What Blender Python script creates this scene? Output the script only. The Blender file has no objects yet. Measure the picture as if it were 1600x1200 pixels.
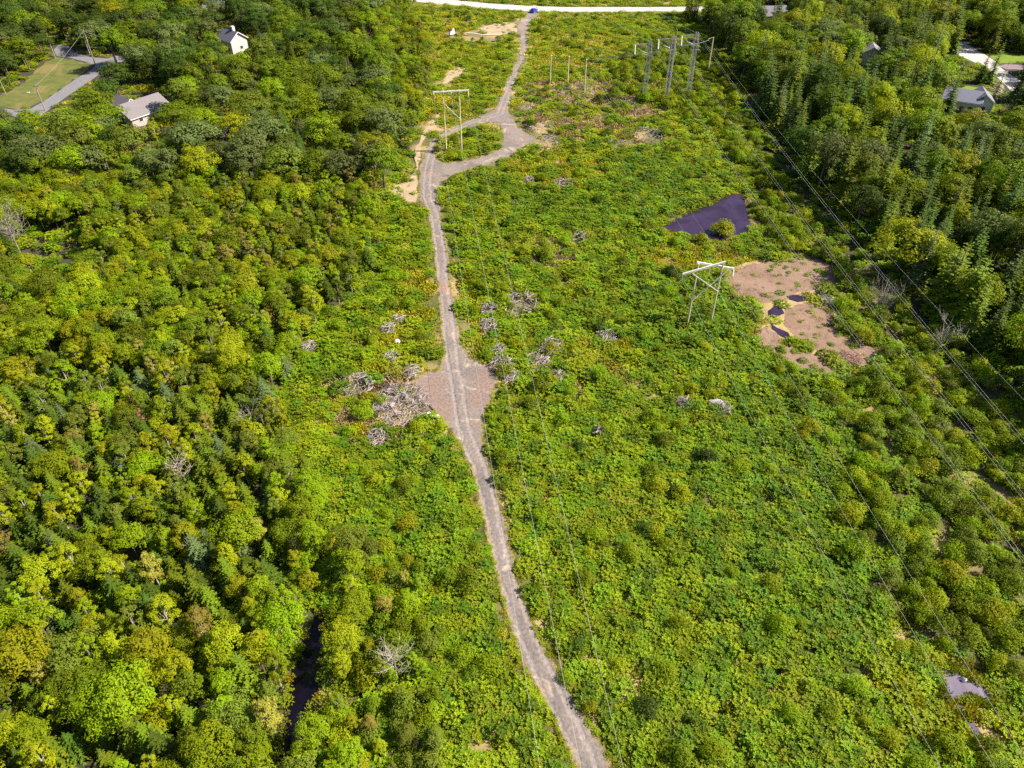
import bpy, math, random
import numpy as np
from mathutils import Vector, Matrix
from mathutils.geometry import delaunay_2d_cdt

random.seed(7)
RNG = np.random.default_rng(7)
S = bpy.context.scene
COL = S.collection

# ------------------------------------------------------------------ camera, sky, sun, exposure
H = 80.0
PITCH = math.radians(40.2)
FPX = 1142.0
cam_d = bpy.data.cameras.new('camera')
cam_d.sensor_width = 36
cam_d.lens = 36 * FPX / 1600
cam_d.clip_end = 9000
cam = bpy.data.objects.new('camera', cam_d)
COL.objects.link(cam)
cam.location = (0, 0, H)
cam.rotation_euler = (math.pi / 2 - PITCH, 0, 0)
S.camera = cam

SUN_EL, SUN_AZ = math.radians(42), math.radians(88)      # azimuth clockwise from +Y
world = bpy.data.worlds.new('World')
S.world = world
world.use_nodes = True
wn = world.node_tree
bg = wn.nodes['Background']
sky = wn.nodes.new('ShaderNodeTexSky')
sky.sky_type = 'NISHITA'
sky.sun_disc = False
sky.sun_elevation = SUN_EL
sky.sun_rotation = SUN_AZ
wn.links.new(sky.outputs[0], bg.inputs[0])
bg.inputs[1].default_value = 0.065
sd = bpy.data.lights.new('sun', 'SUN')
sd.energy = 5.0
sd.angle = math.radians(0.5)
sd.color = (1.0, 0.92, 0.78)
so = bpy.data.objects.new('sun', sd)
COL.objects.link(so)
sv = Vector((math.sin(SUN_AZ) * math.cos(SUN_EL), math.cos(SUN_AZ) * math.cos(SUN_EL), math.sin(SUN_EL)))
so.rotation_euler = sv.to_track_quat('Z', 'Y').to_euler()
so.location = (60, 0, 120)
S.view_settings.view_transform = 'Standard'
S.view_settings.look = 'None'
S.view_settings.exposure = 1.12
S.view_settings.gamma = 1
S.cycles.max_bounces = 5
S.cycles.diffuse_bounces = 3
S.cycles.transmission_bounces = 3
S.cycles.glossy_bounces = 2
S.cycles.use_denoising = False

# ------------------------------------------------------------------ picture <-> ground
CP, SP = math.cos(PITCH), math.sin(PITCH)


def G(px, py, z=0.0):
    u, v = (px - 800) / FPX, (600 - py) / FPX
    d = (u, CP + v * SP, -SP + v * CP)
    t = (z - H) / d[2]
    return Vector((d[0] * t, d[1] * t, z))


def proj(x, y, z=0.0):
    dz = z - H
    depth = y * CP - dz * SP
    up = y * SP + dz * CP
    return 800 + FPX * x / depth, 600 - FPX * up / depth, depth


def top_height(base, py):
    """height of a vertical whose foot is `base` and whose tip shows at image row py"""
    k = (600 - py) / FPX
    y = base[1]
    return H + y * (k * CP - SP) / (CP + k * SP)


def inside(poly, X, Y):
    r = np.zeros(X.shape, bool)
    n = len(poly)
    for i in range(n):
        x0, y0 = poly[i]
        x1, y1 = poly[(i + 1) % n]
        if y0 == y1:
            continue
        c = ((y0 > Y) != (y1 > Y)) & (X < (x1 - x0) * (Y - y0) / (y1 - y0) + x0)
        r ^= c
    return r


_NS = []
for _k in range(24):
    a_ = random.uniform(0, 6.283)
    _NS.append((math.cos(a_), math.sin(a_), random.uniform(0, 6.283), random.uniform(0.6, 1.6)))


def noise(x, y, scale, seed=0):
    """smooth pseudo noise about 0..1"""
    x = np.asarray(x) / scale
    y = np.asarray(y) / scale
    o = 0
    for k in range(6):
        c, s, p, f = _NS[(seed * 5 + k) % 24]
        o = o + np.sin((x * c + y * s) * f * 6.283 + p + seed * 1.7 + 1.3 * np.sin((x * s - y * c) * f * 4 + p * 2))
    return np.clip(0.5 + o / 7.0, 0, 1)


# ------------------------------------------------------------------ outlines read off the photograph (pixel of the 1600 px photo)
PATH_OUT = [(868, 1300), (898, 1200), (872, 1140), (845, 1090), (815, 1040), (800, 990), (782, 930), (770, 880), (760, 840), (748, 790),
            (735, 735), (715, 690), (697, 668), (688, 650), (665, 640), (645, 615), (645, 592), (665, 582), (686, 577), (692, 550), (688, 500),
            (682, 440), (677, 390), (668, 330), (655, 312), (654, 290), (656, 265), (662, 240), (672, 220), (690, 208), (722, 192), (755, 180),
            (774, 172), (788, 140), (800, 112), (811, 90), (814, 70), (810, 50), (806, 36), (822, 26), (828, 14), (842, 14), (838, 26), (826, 36),
            (822, 52), (823, 75), (818, 95), (808, 120), (797, 150), (794, 172), (806, 192), (818, 205), (836, 214), (832, 226), (815, 234),
            (797, 246), (770, 256), (735, 265), (705, 275), (690, 284), (684, 298), (686, 320), (695, 360), (702, 400), (705, 440), (715, 500),
            (722, 540), (742, 562), (770, 572), (780, 592), (770, 622), (757, 650), (755, 690), (765, 720), (780, 770), (793, 820), (803, 870),
            (815, 920), (830, 960), (845, 1000), (870, 1040), (905, 1100), (932, 1145), (960, 1200), (1010, 1300)]
PATH_ISLE = [(680, 240), (684, 222), (705, 210), (730, 201), (755, 193), (775, 192), (785, 205), (787, 220), (782, 232), (765, 240), (735, 250),
             (705, 254), (688, 255)]
ISLE_IN = [(732 + (x - 732) * .93, 222 + (y - 222) * .88) for x, y in PATH_ISLE]
SANDS = [
    ([(660, 205), (672, 190), (686, 178), (690, 168), (686, 186), (678, 200), (668, 214), (658, 226), (656, 250), (650, 270), (652, 300), (648, 318), (628, 312),
      (612, 300), (618, 290), (640, 284), (648, 262), (650, 235)], 'bare sandy verge beside the looped gravel track'),
    ([(690, 128), (700, 116), (716, 104), (726, 106), (722, 116), (706, 124), (696, 134)], 'short strip of bare sand among low bushes'),
    ([(745, 44), (770, 36), (806, 36), (808, 52), (790, 54), (760, 52)], 'pale bare clearing at the head of the track'),
]
DIRTS = [
    [(1142, 436), (1150, 422), (1178, 411), (1212, 411), (1240, 402), (1266, 402), (1300, 416), (1304, 440), (1272, 452), (1246, 458), (1226, 470), (1198, 474), (1172, 464), (1150, 452)],
    [(1226, 482), (1262, 474), (1298, 472), (1302, 490), (1304, 508), (1316, 524), (1340, 534), (1372, 546), (1362, 562), (1344, 578), (1318, 572), (1296, 558), (1268, 544), (1244, 530), (1226, 508)],
    [(1176, 514), (1200, 512), (1216, 524), (1236, 538), (1258, 548), (1292, 562), (1330, 584), (1318, 594), (1280, 586), (1244, 574), (1208, 554), (1186, 536)],
]
POND = [(1026, 360), (1034, 352), (1052, 343), (1072, 334), (1098, 322), (1118, 316), (1136, 304), (1160, 301), (1166, 318), (1170, 340), (1176, 354),
        (1162, 368), (1140, 376), (1104, 377), (1078, 368), (1052, 364)]
PUDDLES = [[(1232, 462), (1245, 460), (1260, 464), (1262, 470), (1246, 472), (1232, 468)],
           [(1200, 486), (1210, 478), (1222, 482), (1226, 490), (1212, 496), (1200, 494)],
           [(1204, 504), (1214, 512), (1232, 520), (1236, 530), (1220, 526), (1206, 514)]]
GREYPOOL = [(1464, 1042), (1482, 1048), (1510, 1058), (1534, 1070), (1547, 1082), (1540, 1094), (1522, 1090), (1500, 1086), (1488, 1090), (1482, 1104), (1476, 1092), (1480, 1074), (1472, 1058)]
GREYPOOL = [(1505 + (x - 1505) * 1.15, 1068 + (y - 1068) * 1.25) for x, y in GREYPOOL]
GREYPOOL2 = [(1512, 1124), (1522, 1130), (1536, 1148), (1530, 1152), (1518, 1142)]
STREAM_WIDE = [(508, 930), (522, 940), (520, 1000), (515, 1060), (508, 1100), (488, 1140), (462, 1190), (452, 1260), (420, 1260), (425, 1190), (436, 1140),
          (444, 1090), (452, 1050), (462, 1020), (478, 980), (494, 945)]
STREAM = [(500, 955), (508, 962), (508, 1000), (506, 1050), (498, 1090), (480, 1130), (458, 1180), (440, 1240), (425, 1240), (436, 1180), (446, 1130), (452, 1080), (460, 1040), (470, 1010), (486, 975)]
ROAD_TOP = [(560, -12), (640, -6), (700, -1), (760, 5), (820, 9), (880, 11), (960, 11), (1028, 11), (1100, 10), (1180, 6), (1180, 12), (1100, 18),
            (1028, 18), (960, 18.5), (880, 18.5), (820, 17), (760, 13), (700, 7), (640, 2), (560, -5)]
ROAD_LEFT = [(-60, 168), (0, 168), (24, 172), (48, 170), (66, 160), (92, 142), (118, 124), (144, 108), (150, 102), (132, 96), (108, 90), (88, 87),
             (84, 78), (92, 70), (108, 72), (118, 84), (146, 90), (168, 92), (184, 86), (204, 82), (214, 86), (196, 94), (172, 104), (150, 120),
             (124, 138), (100, 154), (80, 168), (66, 180), (40, 184), (0, 180), (-60, 181)]
LAWN_LEFT = [(-60, 166), (-60, 150), (0, 148), (20, 140), (38, 128), (54, 112), (72, 98), (88, 89), (108, 92), (132, 98), (146, 103), (118, 122), (92, 140),
             (64, 159), (46, 168), (24, 170), (0, 166)]
ROAD_RIGHT = [(1488, 66), (1494, 62), (1512, 70), (1534, 82), (1556, 96), (1566, 108), (1590, 124), (1640, 150), (1640, 175), (1600, 158), (1578, 140), (1560, 122), (1540, 104), (1520, 96), (1500, 88), (1490, 78)]
DRIVE_RIGHT = [(1560, 103), (1572, 100), (1640, 104), (1640, 111), (1572, 108)]
LAWNS_RIGHT = [[(1546, 88), (1566, 82), (1590, 86), (1640, 90), (1640, 101), (1590, 99), (1562, 99)],
               [(1490, 152), (1496, 140), (1510, 134), (1535, 138), (1552, 146), (1550, 154), (1520, 158), (1500, 156)]]
CLEARED = [PATH_OUT, POND, GREYPOOL, GREYPOOL2, STREAM, ROAD_TOP, ROAD_LEFT, LAWN_LEFT, ROAD_RIGHT, DRIVE_RIGHT] + LAWNS_RIGHT + PUDDLES

LEFT_WOOD = [(-500, 1500), (415, 1500), (440, 1180), (450, 1060), (480, 970), (500, 900), (500, 820), (490, 740), (452, 690), (430, 640), (440, 600), (470, 560), (500, 500),
             (560, 455), (585, 400), (590, 340), (598, 300), (622, 280), (640, 240), (652, 200), (664, 160), (676, 120), (672, 84), (655, 60), (640, 30), (650, 4), (560, -4), (200, -30), (-900, -30)]
MID_THICKET = [(520, 880), (560, 860), (620, 850), (660, 880), (672, 960), (690, 1060), (680, 1160), (660, 1260), (520, 1300), (455, 1300), (470, 1200), (520, 1120), (530, 1000)]
RIGHT_WOOD = [(1040, 20), (1100, 40), (1128, 90), (1160, 135), (1185, 180), (1225, 235), (1275, 300), (1330, 360), (1392, 415), (1440, 475), (1500, 520), (1560, 590), (1640, 690),
              (1800, 860), (2400, 860), (2400, -30), (1500, -30), (1190, 2), (1180, 22), (1100, 22)]
RIGHT_SCRUB = [(1180, 250), (1230, 300), (1262, 345), (1300, 400), (1330, 440), (1370, 470), (1440, 500), (1500, 545), (1560, 610), (1700, 760), (1700, 1060), (1600, 1060), (1560, 1060),
               (1480, 1020), (1400, 960), (1340, 880), (1300, 800), (1330, 700), (1290, 620), (1300, 590), (1370, 560), (1330, 530), (1300, 490), (1290, 450), (1285, 410), (1220, 390), (1180, 340)]
TOP_RIGHT_SCRUB = [(960, 100), (1010, 60), (1100, 60), (1130, 100), (1160, 160), (1200, 230), (1230, 290), (1180, 290), (1150, 250), (1100, 190), (1040, 170), (960, 150)]
BEYOND = [(-1500, -30), (2700, -30), (2700, -115), (-1500, -115)]
HOUSE_CLEAR = [(222, 188, 50, 34), (365, 80, 34, 20), (1500, 163, 40, 16), (1205, 33, 26, 12), (1350, 98, 18, 12), (330, 8, 24, 10)]   # cx, cy, rx, ry in px


PILES = [(628, 632, 46, 0, ''), (707, 54, 11, 0, ''), (740, 56, 17, 0, ''), (770, 57, 18, 0, ''), (735, 34, 9, 0, ''), (1330, 561, 17, 0, ''), (644, 583, 13, 60, 'flat heap of grey branches at the upper left corner of the turnaround'), (560, 603, 22, 90, 'low scattered branches among grass left of the largest pile'),
         (612, 560, 10, 40, 'small branch pile in grass above the turnaround'), (607, 517, 10, 50, 'small pale pile in the grass between wood and track'), (622, 500, 8, 30, 'tiny pale branch heap furthest up the grass left of the track'),
         (785, 572, 17, 130, 'tall grey branch pile at the right corner of the turnaround'), (800, 592, 12, 60, 'branch pile just right of the turnaround'), (780, 550, 10, 40, 'narrow branch heap above the turnaround on the right'),
         (812, 476, 26, 150, 'widest pale branch heap right of the straight track'), (765, 484, 12, 60, 'grey branch pile nearest the track on its right'), (766, 511, 14, 70, 'branch pile below the nearest one beside the track'),
         (846, 572, 15, 70, 'pale branches half hidden in bushes right of the turnaround'), (862, 545, 17, 90, 'brushy heap in the field below the widest one'), (946, 528, 14, 100, 'pale bleached branch heap alone in the field'),
         (872, 590, 10, 40, 'low pale branches at the field edge under the brushy heap'), (835, 562, 10, 40, 'small branch scatter between two piles'), (590, 685, 14, 60, 'sparse branches in dry grass below the largest pile'),
         (938, 678, 8, 30, 'small brown branch scatter in the green field'), (1068, 632, 10, 40, 'rusty twig scatter beside dark bush mid field'), (1128, 640, 12, 50, 'grey twigs next to a flat rock mid field'),
         (845, 205, 22, 80, 'grey branch scatter at the right tip of the track loop'), (858, 222, 16, 60, 'pale branches right below the track loop'), (1015, 212, 22, 90, 'pale branch scatter in far field under the masts'),
         (966, 228, 14, 50, 'thin branch scatter in the far field centre'), (826, 284, 7, 50, 'small purple-grey branch heap right of the loop'), (880, 288, 14, 50, 'pale low branches beside purple-grey heap'),
         (905, 148, 40, 150, 'wide spread of cut grey brush under the three bare poles'), (968, 165, 24, 80, 'cut brush spread in front of the masts'), (820, 168, 12, 40, 'dead brush at the right of the track junction'),
         (483, 545, 10, 60, 'grey dead branches at the foot of the left wood'), (905, 372, 12, 40, 'pale branches in yellow field left of the pond'), (1290, 472, 10, 40, 'grey dead twigs at the edge of the dirt patch'),
         (1345, 428, 0, 0, '')]


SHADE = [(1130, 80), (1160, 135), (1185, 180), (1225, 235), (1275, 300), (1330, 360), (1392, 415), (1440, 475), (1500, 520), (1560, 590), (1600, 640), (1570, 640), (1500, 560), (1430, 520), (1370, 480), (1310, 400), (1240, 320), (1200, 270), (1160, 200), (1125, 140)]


def densify(poly, step, jit, closed=True):
    pts = []
    n = len(poly)
    for i in range(n if closed else n - 1):
        a, b = poly[i], poly[(i + 1) % n]
        L = math.hypot(b[0] - a[0], b[1] - a[1])
        k = max(1, int(L / step))
        for j in range(k):
            t = j / k
            x, y = a[0] + (b[0] - a[0]) * t, a[1] + (b[1] - a[1]) * t
            nx, ny = -(b[1] - a[1]) / (L + 1e-6), (b[0] - a[0]) / (L + 1e-6)
            o = random.uniform(-jit, jit)
            pts.append((x + nx * o, y + ny * o))
    return pts


# ------------------------------------------------------------------ mesh builder and helpers
class MB:
    def __init__(s):
        s.v, s.f, s.m, s.n = [], [], [], 0

    def add(s, vs, fs, m=0):
        s.v.append(np.asarray(vs, float).reshape(-1, 3))
        for f in fs:
            s.f.append([i + s.n for i in f])
            s.m.append(m)
        s.n += len(vs)
        return s

    def quads(s, Q, m=0):
        Q = np.asarray(Q, float)
        k = len(Q)
        s.v.append(Q.reshape(-1, 3))
        s.f.extend((np.arange(k * 4).reshape(k, 4) + s.n).tolist())
        s.m.extend([m] * k)
        s.n += k * 4
        return s

    def tube(s, pts, rs, n=6, m=0, cap=True):
        pts = [Vector(p) for p in pts]
        if not hasattr(rs, '__len__'):
            rs = [rs] * len(pts)
        vs, fs = [], []
        for i, p in enumerate(pts):
            d = (pts[min(i + 1, len(pts) - 1)] - pts[max(i - 1, 0)]).normalized()
            a = d.orthogonal().normalized() if abs(d.z) > .9 else d.cross(Vector((0, 0, 1))).normalized()
            b = d.cross(a)
            for k in range(n):
                t = 2 * math.pi * k / n
                vs.append(p + (a * math.cos(t) + b * math.sin(t)) * rs[i])
        for i in range(len(pts) - 1):
            for k in range(n):
                k2 = (k + 1) % n
                fs.append([i * n + k, i * n + k2, (i + 1) * n + k2, (i + 1) * n + k])
        if cap:
            fs.append(list(range(n))[::-1])
            fs.append([(len(pts) - 1) * n + k for k in range(n)])
        return s.add([tuple(v) for v in vs], fs, m)

    def box(s, c, d, m=0, rz=0.0):
        x, y, z = d[0] / 2, d[1] / 2, d[2] / 2
        vs = [(-x, -y, -z), (x, -y, -z), (x, y, -z), (-x, y, -z), (-x, -y, z), (x, -y, z), (x, y, z), (-x, y, z)]
        cr, sr = math.cos(rz), math.sin(rz)
        vs = [(c[0] + a * cr - b * sr, c[1] + a * sr + b * cr, c[2] + e) for a, b, e in vs]
        return s.add(vs, [[0, 3, 2, 1], [4, 5, 6, 7], [0, 1, 5, 4], [1, 2, 6, 5], [2, 3, 7, 6], [3, 0, 4, 7]], m)

    def beam(s, p, q, w, h, m=0):
        p, q = Vector(p), Vector(q)
        d = (q - p).normalized()
        a = d.cross(Vector((0, 0, 1)))
        a = Vector((1, 0, 0)) if a.length < 1e-3 else a.normalized()
        b = d.cross(a)
        vs = []
        for e in (p, q):
            for i, j in ((-1, -1), (1, -1), (1, 1), (-1, 1)):
                vs.append(tuple(e + a * i * w / 2 + b * j * h / 2))
        return s.add(vs, [[0, 3, 2, 1], [4, 5, 6, 7], [0, 1, 5, 4], [1, 2, 6, 5], [2, 3, 7, 6], [3, 0, 4, 7]], m)

    def mesh(s, name, mats, smooth=False):
        me = bpy.data.meshes.new(name)
        v = np.concatenate(s.v) if s.v else np.zeros((0, 3))
        me.from_pydata(v.tolist(), [], s.f)
        for m in (mats if isinstance(mats, (list, tuple)) else [mats]):
            me.materials.append(m)
        if any(s.m):
            me.polygons.foreach_set('material_index', s.m)
        if smooth:
            me.polygons.foreach_set('use_smooth', [True] * len(me.polygons))
        me.update()
        return me

    def build(s, name, mats, parent=None, smooth=False, loc=None, rz=None):
        o = bpy.data.objects.new(name, s.mesh(name, mats, smooth))
        COL.objects.link(o)
        if parent:
            o.parent = parent
        if loc is not None:
            o.location = loc
        if rz is not None:
            o.rotation_euler.z = rz
        return o


def tag(o, label=None, cat=None, group=None, kind=None):
    for k, v in (('label', label), ('category', cat), ('group', group), ('kind', kind)):
        if v:
            o[k] = v
    return o


def empty(name, loc=(0, 0, 0), rz=0.0):
    o = bpy.data.objects.new(name, None)
    o.empty_display_size = .3
    COL.objects.link(o)
    o.location = loc
    o.rotation_euler.z = rz
    return o


# ------------------------------------------------------------------ materials
def new_mat(name):
    m = bpy.data.materials.new(name)
    m.use_nodes = True
    nt = m.node_tree
    return m, nt, nt.nodes['Principled BSDF'], nt.nodes['Material Output']


def node(nt, t, **kw):
    n = nt.nodes.new(t)
    for k, v in kw.items():
        if k.startswith('i_'):
            n.inputs[k[2:].replace('_', ' ')].default_value = v
        else:
            setattr(n, k, v)
    return n


def mixc(nt, fac, a, b, blend='MIX'):
    n = nt.nodes.new('ShaderNodeMix')
    n.data_type = 'RGBA'
    n.blend_type = blend
    for sock, val in ((0, fac), (6, a), (7, b)):
        if hasattr(val, 'links') or hasattr(val, 'is_linked'):
            nt.links.new(val, n.inputs[sock])
        else:
            n.inputs[sock].default_value = val if sock == 0 else (*val, 1)
    return n.outputs[2]


def ramp(nt, src, lo, hi, a=0.0, b=1.0):
    n = nt.nodes.new('ShaderNodeMapRange')
    n.inputs[1].default_value = lo
    n.inputs[2].default_value = hi
    n.inputs[3].default_value = a
    n.inputs[4].default_value = b
    nt.links.new(src, n.inputs[0])
    return n.outputs[0]


def noise_n(nt, scale, detail=4, vec=None, rough=.6, dist=0.0):
    n = nt.nodes.new('ShaderNodeTexNoise')
    n.inputs['Scale'].default_value = scale
    n.inputs['Detail'].default_value = detail
    n.inputs['Roughness'].default_value = rough
    n.inputs['Distortion'].default_value = dist
    if vec is None:
        g = nt.nodes.new('ShaderNodeNewGeometry')
        vec = g.outputs['Position']
    nt.links.new(vec, n.inputs['Vector'])
    return n.outputs['Fac']


def leaf_mat(name, c1, c2, trans=.38, rough=.5, var=.25):
    m, nt, p, out = new_mat(name)
    L = nt.links
    geo = nt.nodes.new('ShaderNodeNewGeometry')
    oi = nt.nodes.new('ShaderNodeObjectInfo')
    c = mixc(nt, geo.outputs['Random Per Island'], c1, c2)
    hs = nt.nodes.new('ShaderNodeHueSaturation')
    L.new(c, hs.inputs['Color'])
    L.new(ramp(nt, oi.outputs['Random'], 0, 1, .485, .515), hs.inputs['Hue'])
    L.new(ramp(nt, oi.outputs['Random'], 0, 1, 1 - var, 1 + var), hs.inputs['Value'])
    col = hs.outputs[0]
    L.new(col, p.inputs['Base Color'])
    p.inputs['Roughness'].default_value = rough
    p.inputs['Specular IOR Level'].default_value = .15
    tr = nt.nodes.new('ShaderNodeBsdfTranslucent')
    L.new(mixc(nt, 1.0, col, (1.0, 1.1, .35), 'MULTIPLY'), tr.inputs[0])
    mx = nt.nodes.new('ShaderNodeMixShader')
    mx.inputs[0].default_value = trans
    L.new(p.outputs[0], mx.inputs[1])
    L.new(tr.outputs[0], mx.inputs[2])
    L.new(mx.outputs[0], out.inputs[0])
    return m


def rough_mat(name, c1, c2, scale=1.0, rough=.85, c3=None, s3=.2, bump=0.0, metal=0.0):
    m, nt, p, out = new_mat(name)
    L = nt.links
    f = ramp(nt, noise_n(nt, scale, 6), .35, .68)
    c = mixc(nt, f, c1, c2)
    if c3:
        c = mixc(nt, ramp(nt, noise_n(nt, s3, 5, dist=.6), .5, .66), c, c3)
    L.new(c, p.inputs['Base Color'])
    p.inputs['Roughness'].default_value = rough
    p.inputs['Metallic'].default_value = metal
    p.inputs['Specular IOR Level'].default_value = .3
    if bump:
        b = nt.nodes.new('ShaderNodeBump')
        b.inputs['Strength'].default_value = .6
        b.inputs['Distance'].default_value = bump
        L.new(noise_n(nt, scale * 6, 5), b.inputs['Height'])
        L.new(b.outputs[0], p.inputs['Normal'])
    return m


def flat(name, c, rough=.6, metal=0.0):
    m, nt, p, out = new_mat(name)
    p.inputs['Base Color'].default_value = (*c, 1)
    p.inputs['Roughness'].default_value = rough
    p.inputs['Metallic'].default_value = metal
    return m


# leaf tones ------------------------------------------------------------------
T = {
    'yellow-green': leaf_mat('leaf_yellow_green', (.25, .29, .005), (.36, .365, .008)),
    'bright green': leaf_mat('leaf_bright_green', (.18, .26, .004), (.27, .34, .005)),
    'mid green': leaf_mat('leaf_mid_green', (.12, .175, .006), (.19, .24, .007)),
    'olive green': leaf_mat('leaf_olive_green', (.135, .18, .016), (.20, .235, .022)),
    'dark green': leaf_mat('leaf_dark_green', (.055, .095, .012), (.09, .135, .014)),
    'grey-green': leaf_mat('leaf_grey_green', (.12, .155, .04), (.18, .215, .06)),
    'tawny': leaf_mat('leaf_tawny', (.24, .215, .03), (.35, .30, .05)),
}
SPR = {
    'dark green': leaf_mat('needle_dark_green', (.05, .09, .009), (.095, .145, .010), .12, .6),
    'blue-green': leaf_mat('needle_blue_green', (.085, .125, .04), (.14, .18, .06), .12, .6),
    'olive green': leaf_mat('needle_olive_green', (.095, .14, .007), (.17, .215, .009), .12, .6),
}
U = [
    leaf_mat('undergrowth_lime', (.20, .27, .005), (.31, .355, .008), .3),
    leaf_mat('undergrowth_green', (.135, .215, .005), (.21, .29, .008), .3),
    leaf_mat('undergrowth_deep_green', (.08, .155, .007), (.135, .22, .009), .3),
    leaf_mat('undergrowth_gold', (.34, .32, .010), (.46, .38, .020), .3),
    leaf_mat('undergrowth_straw', (.36, .26, .07), (.46, .34, .12), .2),
    leaf_mat('undergrowth_brown', (.24, .16, .10), (.34, .23, .16), .1),
    leaf_mat('undergrowth_olive', (.17, .20, .012), (.25, .26, .02), .3),
]
M_bark = rough_mat('bark_brown', (.10, .075, .055), (.17, .13, .10), 4)
M_birch = rough_mat('bark_birch', (.42, .38, .33), (.30, .25, .2), 5)
M_dead = rough_mat('dead_grey_wood', (.33, .28, .26), (.21, .17, .155), 3)
M_slash = rough_mat('slash_wood', (.44, .375, .36), (.22, .17, .155), 1.2)
M_deadred = leaf_mat('dead_rust_needles', (.28, .12, .08), (.36, .19, .14), .1)
M_deadtwig = leaf_mat('dead_grey_twigs', (.30, .26, .20), (.42, .36, .30), .1)
M_pole = rough_mat('weathered_pole_wood', (.66, .57, .40), (.52, .44, .30), 3)
M_util = rough_mat('utility_pole_wood', (.34, .30, .25), (.24, .21, .18), 3)
M_arm = rough_mat('pale_crossarm_wood', (.80, .74, .68), (.66, .60, .54), 3)
M_galv = rough_mat('galvanised_steel', (.26, .25, .25), (.36, .35, .36), 3, .7)
M_wire = flat('aluminium_wire', (.40, .39, .36), .7)
M_ins = flat('white_insulator', (.85, .82, .84), .3)


def gravel():
    m, nt, p, out = new_mat('gravel')
    L = nt.links

    def att(nm):
        a = nt.nodes.new('ShaderNodeAttribute')
        a.attribute_name = nm
        return a.outputs['Fac']

    def math_n(op, a, b):
        n = nt.nodes.new('ShaderNodeMath')
        n.operation = op
        for k, v in enumerate((a, b)):
            if hasattr(v, 'is_linked'):
                L.new(v, n.inputs[k])
            else:
                n.inputs[k].default_value = v
        return n.outputs[0]
    wob = math_n('MULTIPLY', math_n('SUBTRACT', noise_n(nt, .35, 4), .5), 1.1)
    d = math_n('ADD', att('lane'), wob)
    rut = ramp(nt, math_n('ABSOLUTE', math_n('SUBTRACT', d, .85), 0), .12, .42, 1, 0)
    c = mixc(nt, ramp(nt, noise_n(nt, .12, 5, dist=.5), .40, .62), (.175, .145, .135), (.235, .19, .17))
    c = mixc(nt, math_n('MULTIPLY', rut, .55), c, (.30, .255, .24))
    c = mixc(nt, ramp(nt, noise_n(nt, .20, 7, dist=1.2), .57, .70), c, (.42, .34, .26))
    c = mixc(nt, ramp(nt, noise_n(nt, .16, 6, dist=.4), .30, .40, .8, 0), c, (.13, .11, .105))
    c = mixc(nt, ramp(nt, noise_n(nt, .055, 4), .58, .68, 0, .8), c, (.33, .20, .15))
    rd_ = math_n('ADD', att('red'), math_n('MULTIPLY', math_n('SUBTRACT', noise_n(nt, .7, 6), .5), .8))
    c = mixc(nt, ramp(nt, rd_, .10, .60, 0, .7), c, (.235, .155, .125))
    eg = math_n('ADD', att('edge'), math_n('MULTIPLY', math_n('SUBTRACT', noise_n(nt, .8, 6), .5), 1.6))
    c = mixc(nt, ramp(nt, eg, .15, .75, .85, 0), c, (.25, .19, .075))
    c = mixc(nt, 1.0, c, ramp(nt, noise_n(nt, 2.2, 7), .3, .7, .68, 1.28), 'MULTIPLY')
    L.new(c, p.inputs['Base Color'])
    p.inputs['Roughness'].default_value = .95
    p.inputs['Specular IOR Level'].default_value = .2
    b = nt.nodes.new('ShaderNodeBump')
    b.inputs['Strength'].default_value = .9
    b.inputs['Distance'].default_value = .10
    L.new(math_n('SUBTRACT', noise_n(nt, 2.5, 7), math_n('MULTIPLY', rut, .6)), b.inputs['Height'])
    L.new(b.outputs[0], p.inputs['Normal'])
    return m


def soil(name, c1, c2, c3):
    m, nt, p, out = new_mat(name)
    L = nt.links
    c = mixc(nt, ramp(nt, noise_n(nt, .25, 6, dist=.7), .36, .64), c1, c2)
    c = mixc(nt, ramp(nt, noise_n(nt, .6, 7, dist=.4), .56, .66), c, c3)
    c = mixc(nt, 1.0, c, ramp(nt, noise_n(nt, 4, 5), .3, .7, .75, 1.2), 'MULTIPLY')
    L.new(c, p.inputs['Base Color'])
    p.inputs['Roughness'].default_value = .95
    b = nt.nodes.new('ShaderNodeBump')
    b.inputs['Strength'].default_value = .9
    b.inputs['Distance'].default_value = .12
    L.new(noise_n(nt, 2.5, 7), b.inputs['Height'])
    L.new(b.outputs[0], p.inputs['Normal'])
    return m


def ground_mat():
    m, nt, p, out = new_mat('ground_cover')
    L = nt.links
    at = nt.nodes.new('ShaderNodeAttribute')
    at.attribute_name = 'zone'
    sep = nt.nodes.new('ShaderNodeSeparateColor')
    L.new(at.outputs['Color'], sep.inputs[0])
    c = mixc(nt, ramp(nt, noise_n(nt, .5, 7), .38, .64), (.07, .085, .012), (.13, .115, .03))
    c = mixc(nt, ramp(nt, noise_n(nt, 1.6, 6), .55, .7), c, (.20, .14, .07))
    wood = mixc(nt, noise_n(nt, .8, 6), (.035, .032, .018), (.055, .05, .02))  # wood floor colour, also used for the painted shade beside the right wood
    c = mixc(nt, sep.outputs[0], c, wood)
    dry = mixc(nt, ramp(nt, noise_n(nt, .9, 6), .35, .65), (.30, .22, .08), (.42, .30, .14))
    c = mixc(nt, sep.outputs[1], c, dry)
    L.new(c, p.inputs['Base Color'])
    p.inputs['Roughness'].default_value = .95
    b = nt.nodes.new('ShaderNodeBump')
    b.inputs['Strength'].default_value = .8
    b.inputs['Distance'].default_value = .15
    L.new(noise_n(nt, 3, 6), b.inputs['Height'])
    L.new(b.outputs[0], p.inputs['Normal'])
    return m


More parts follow.
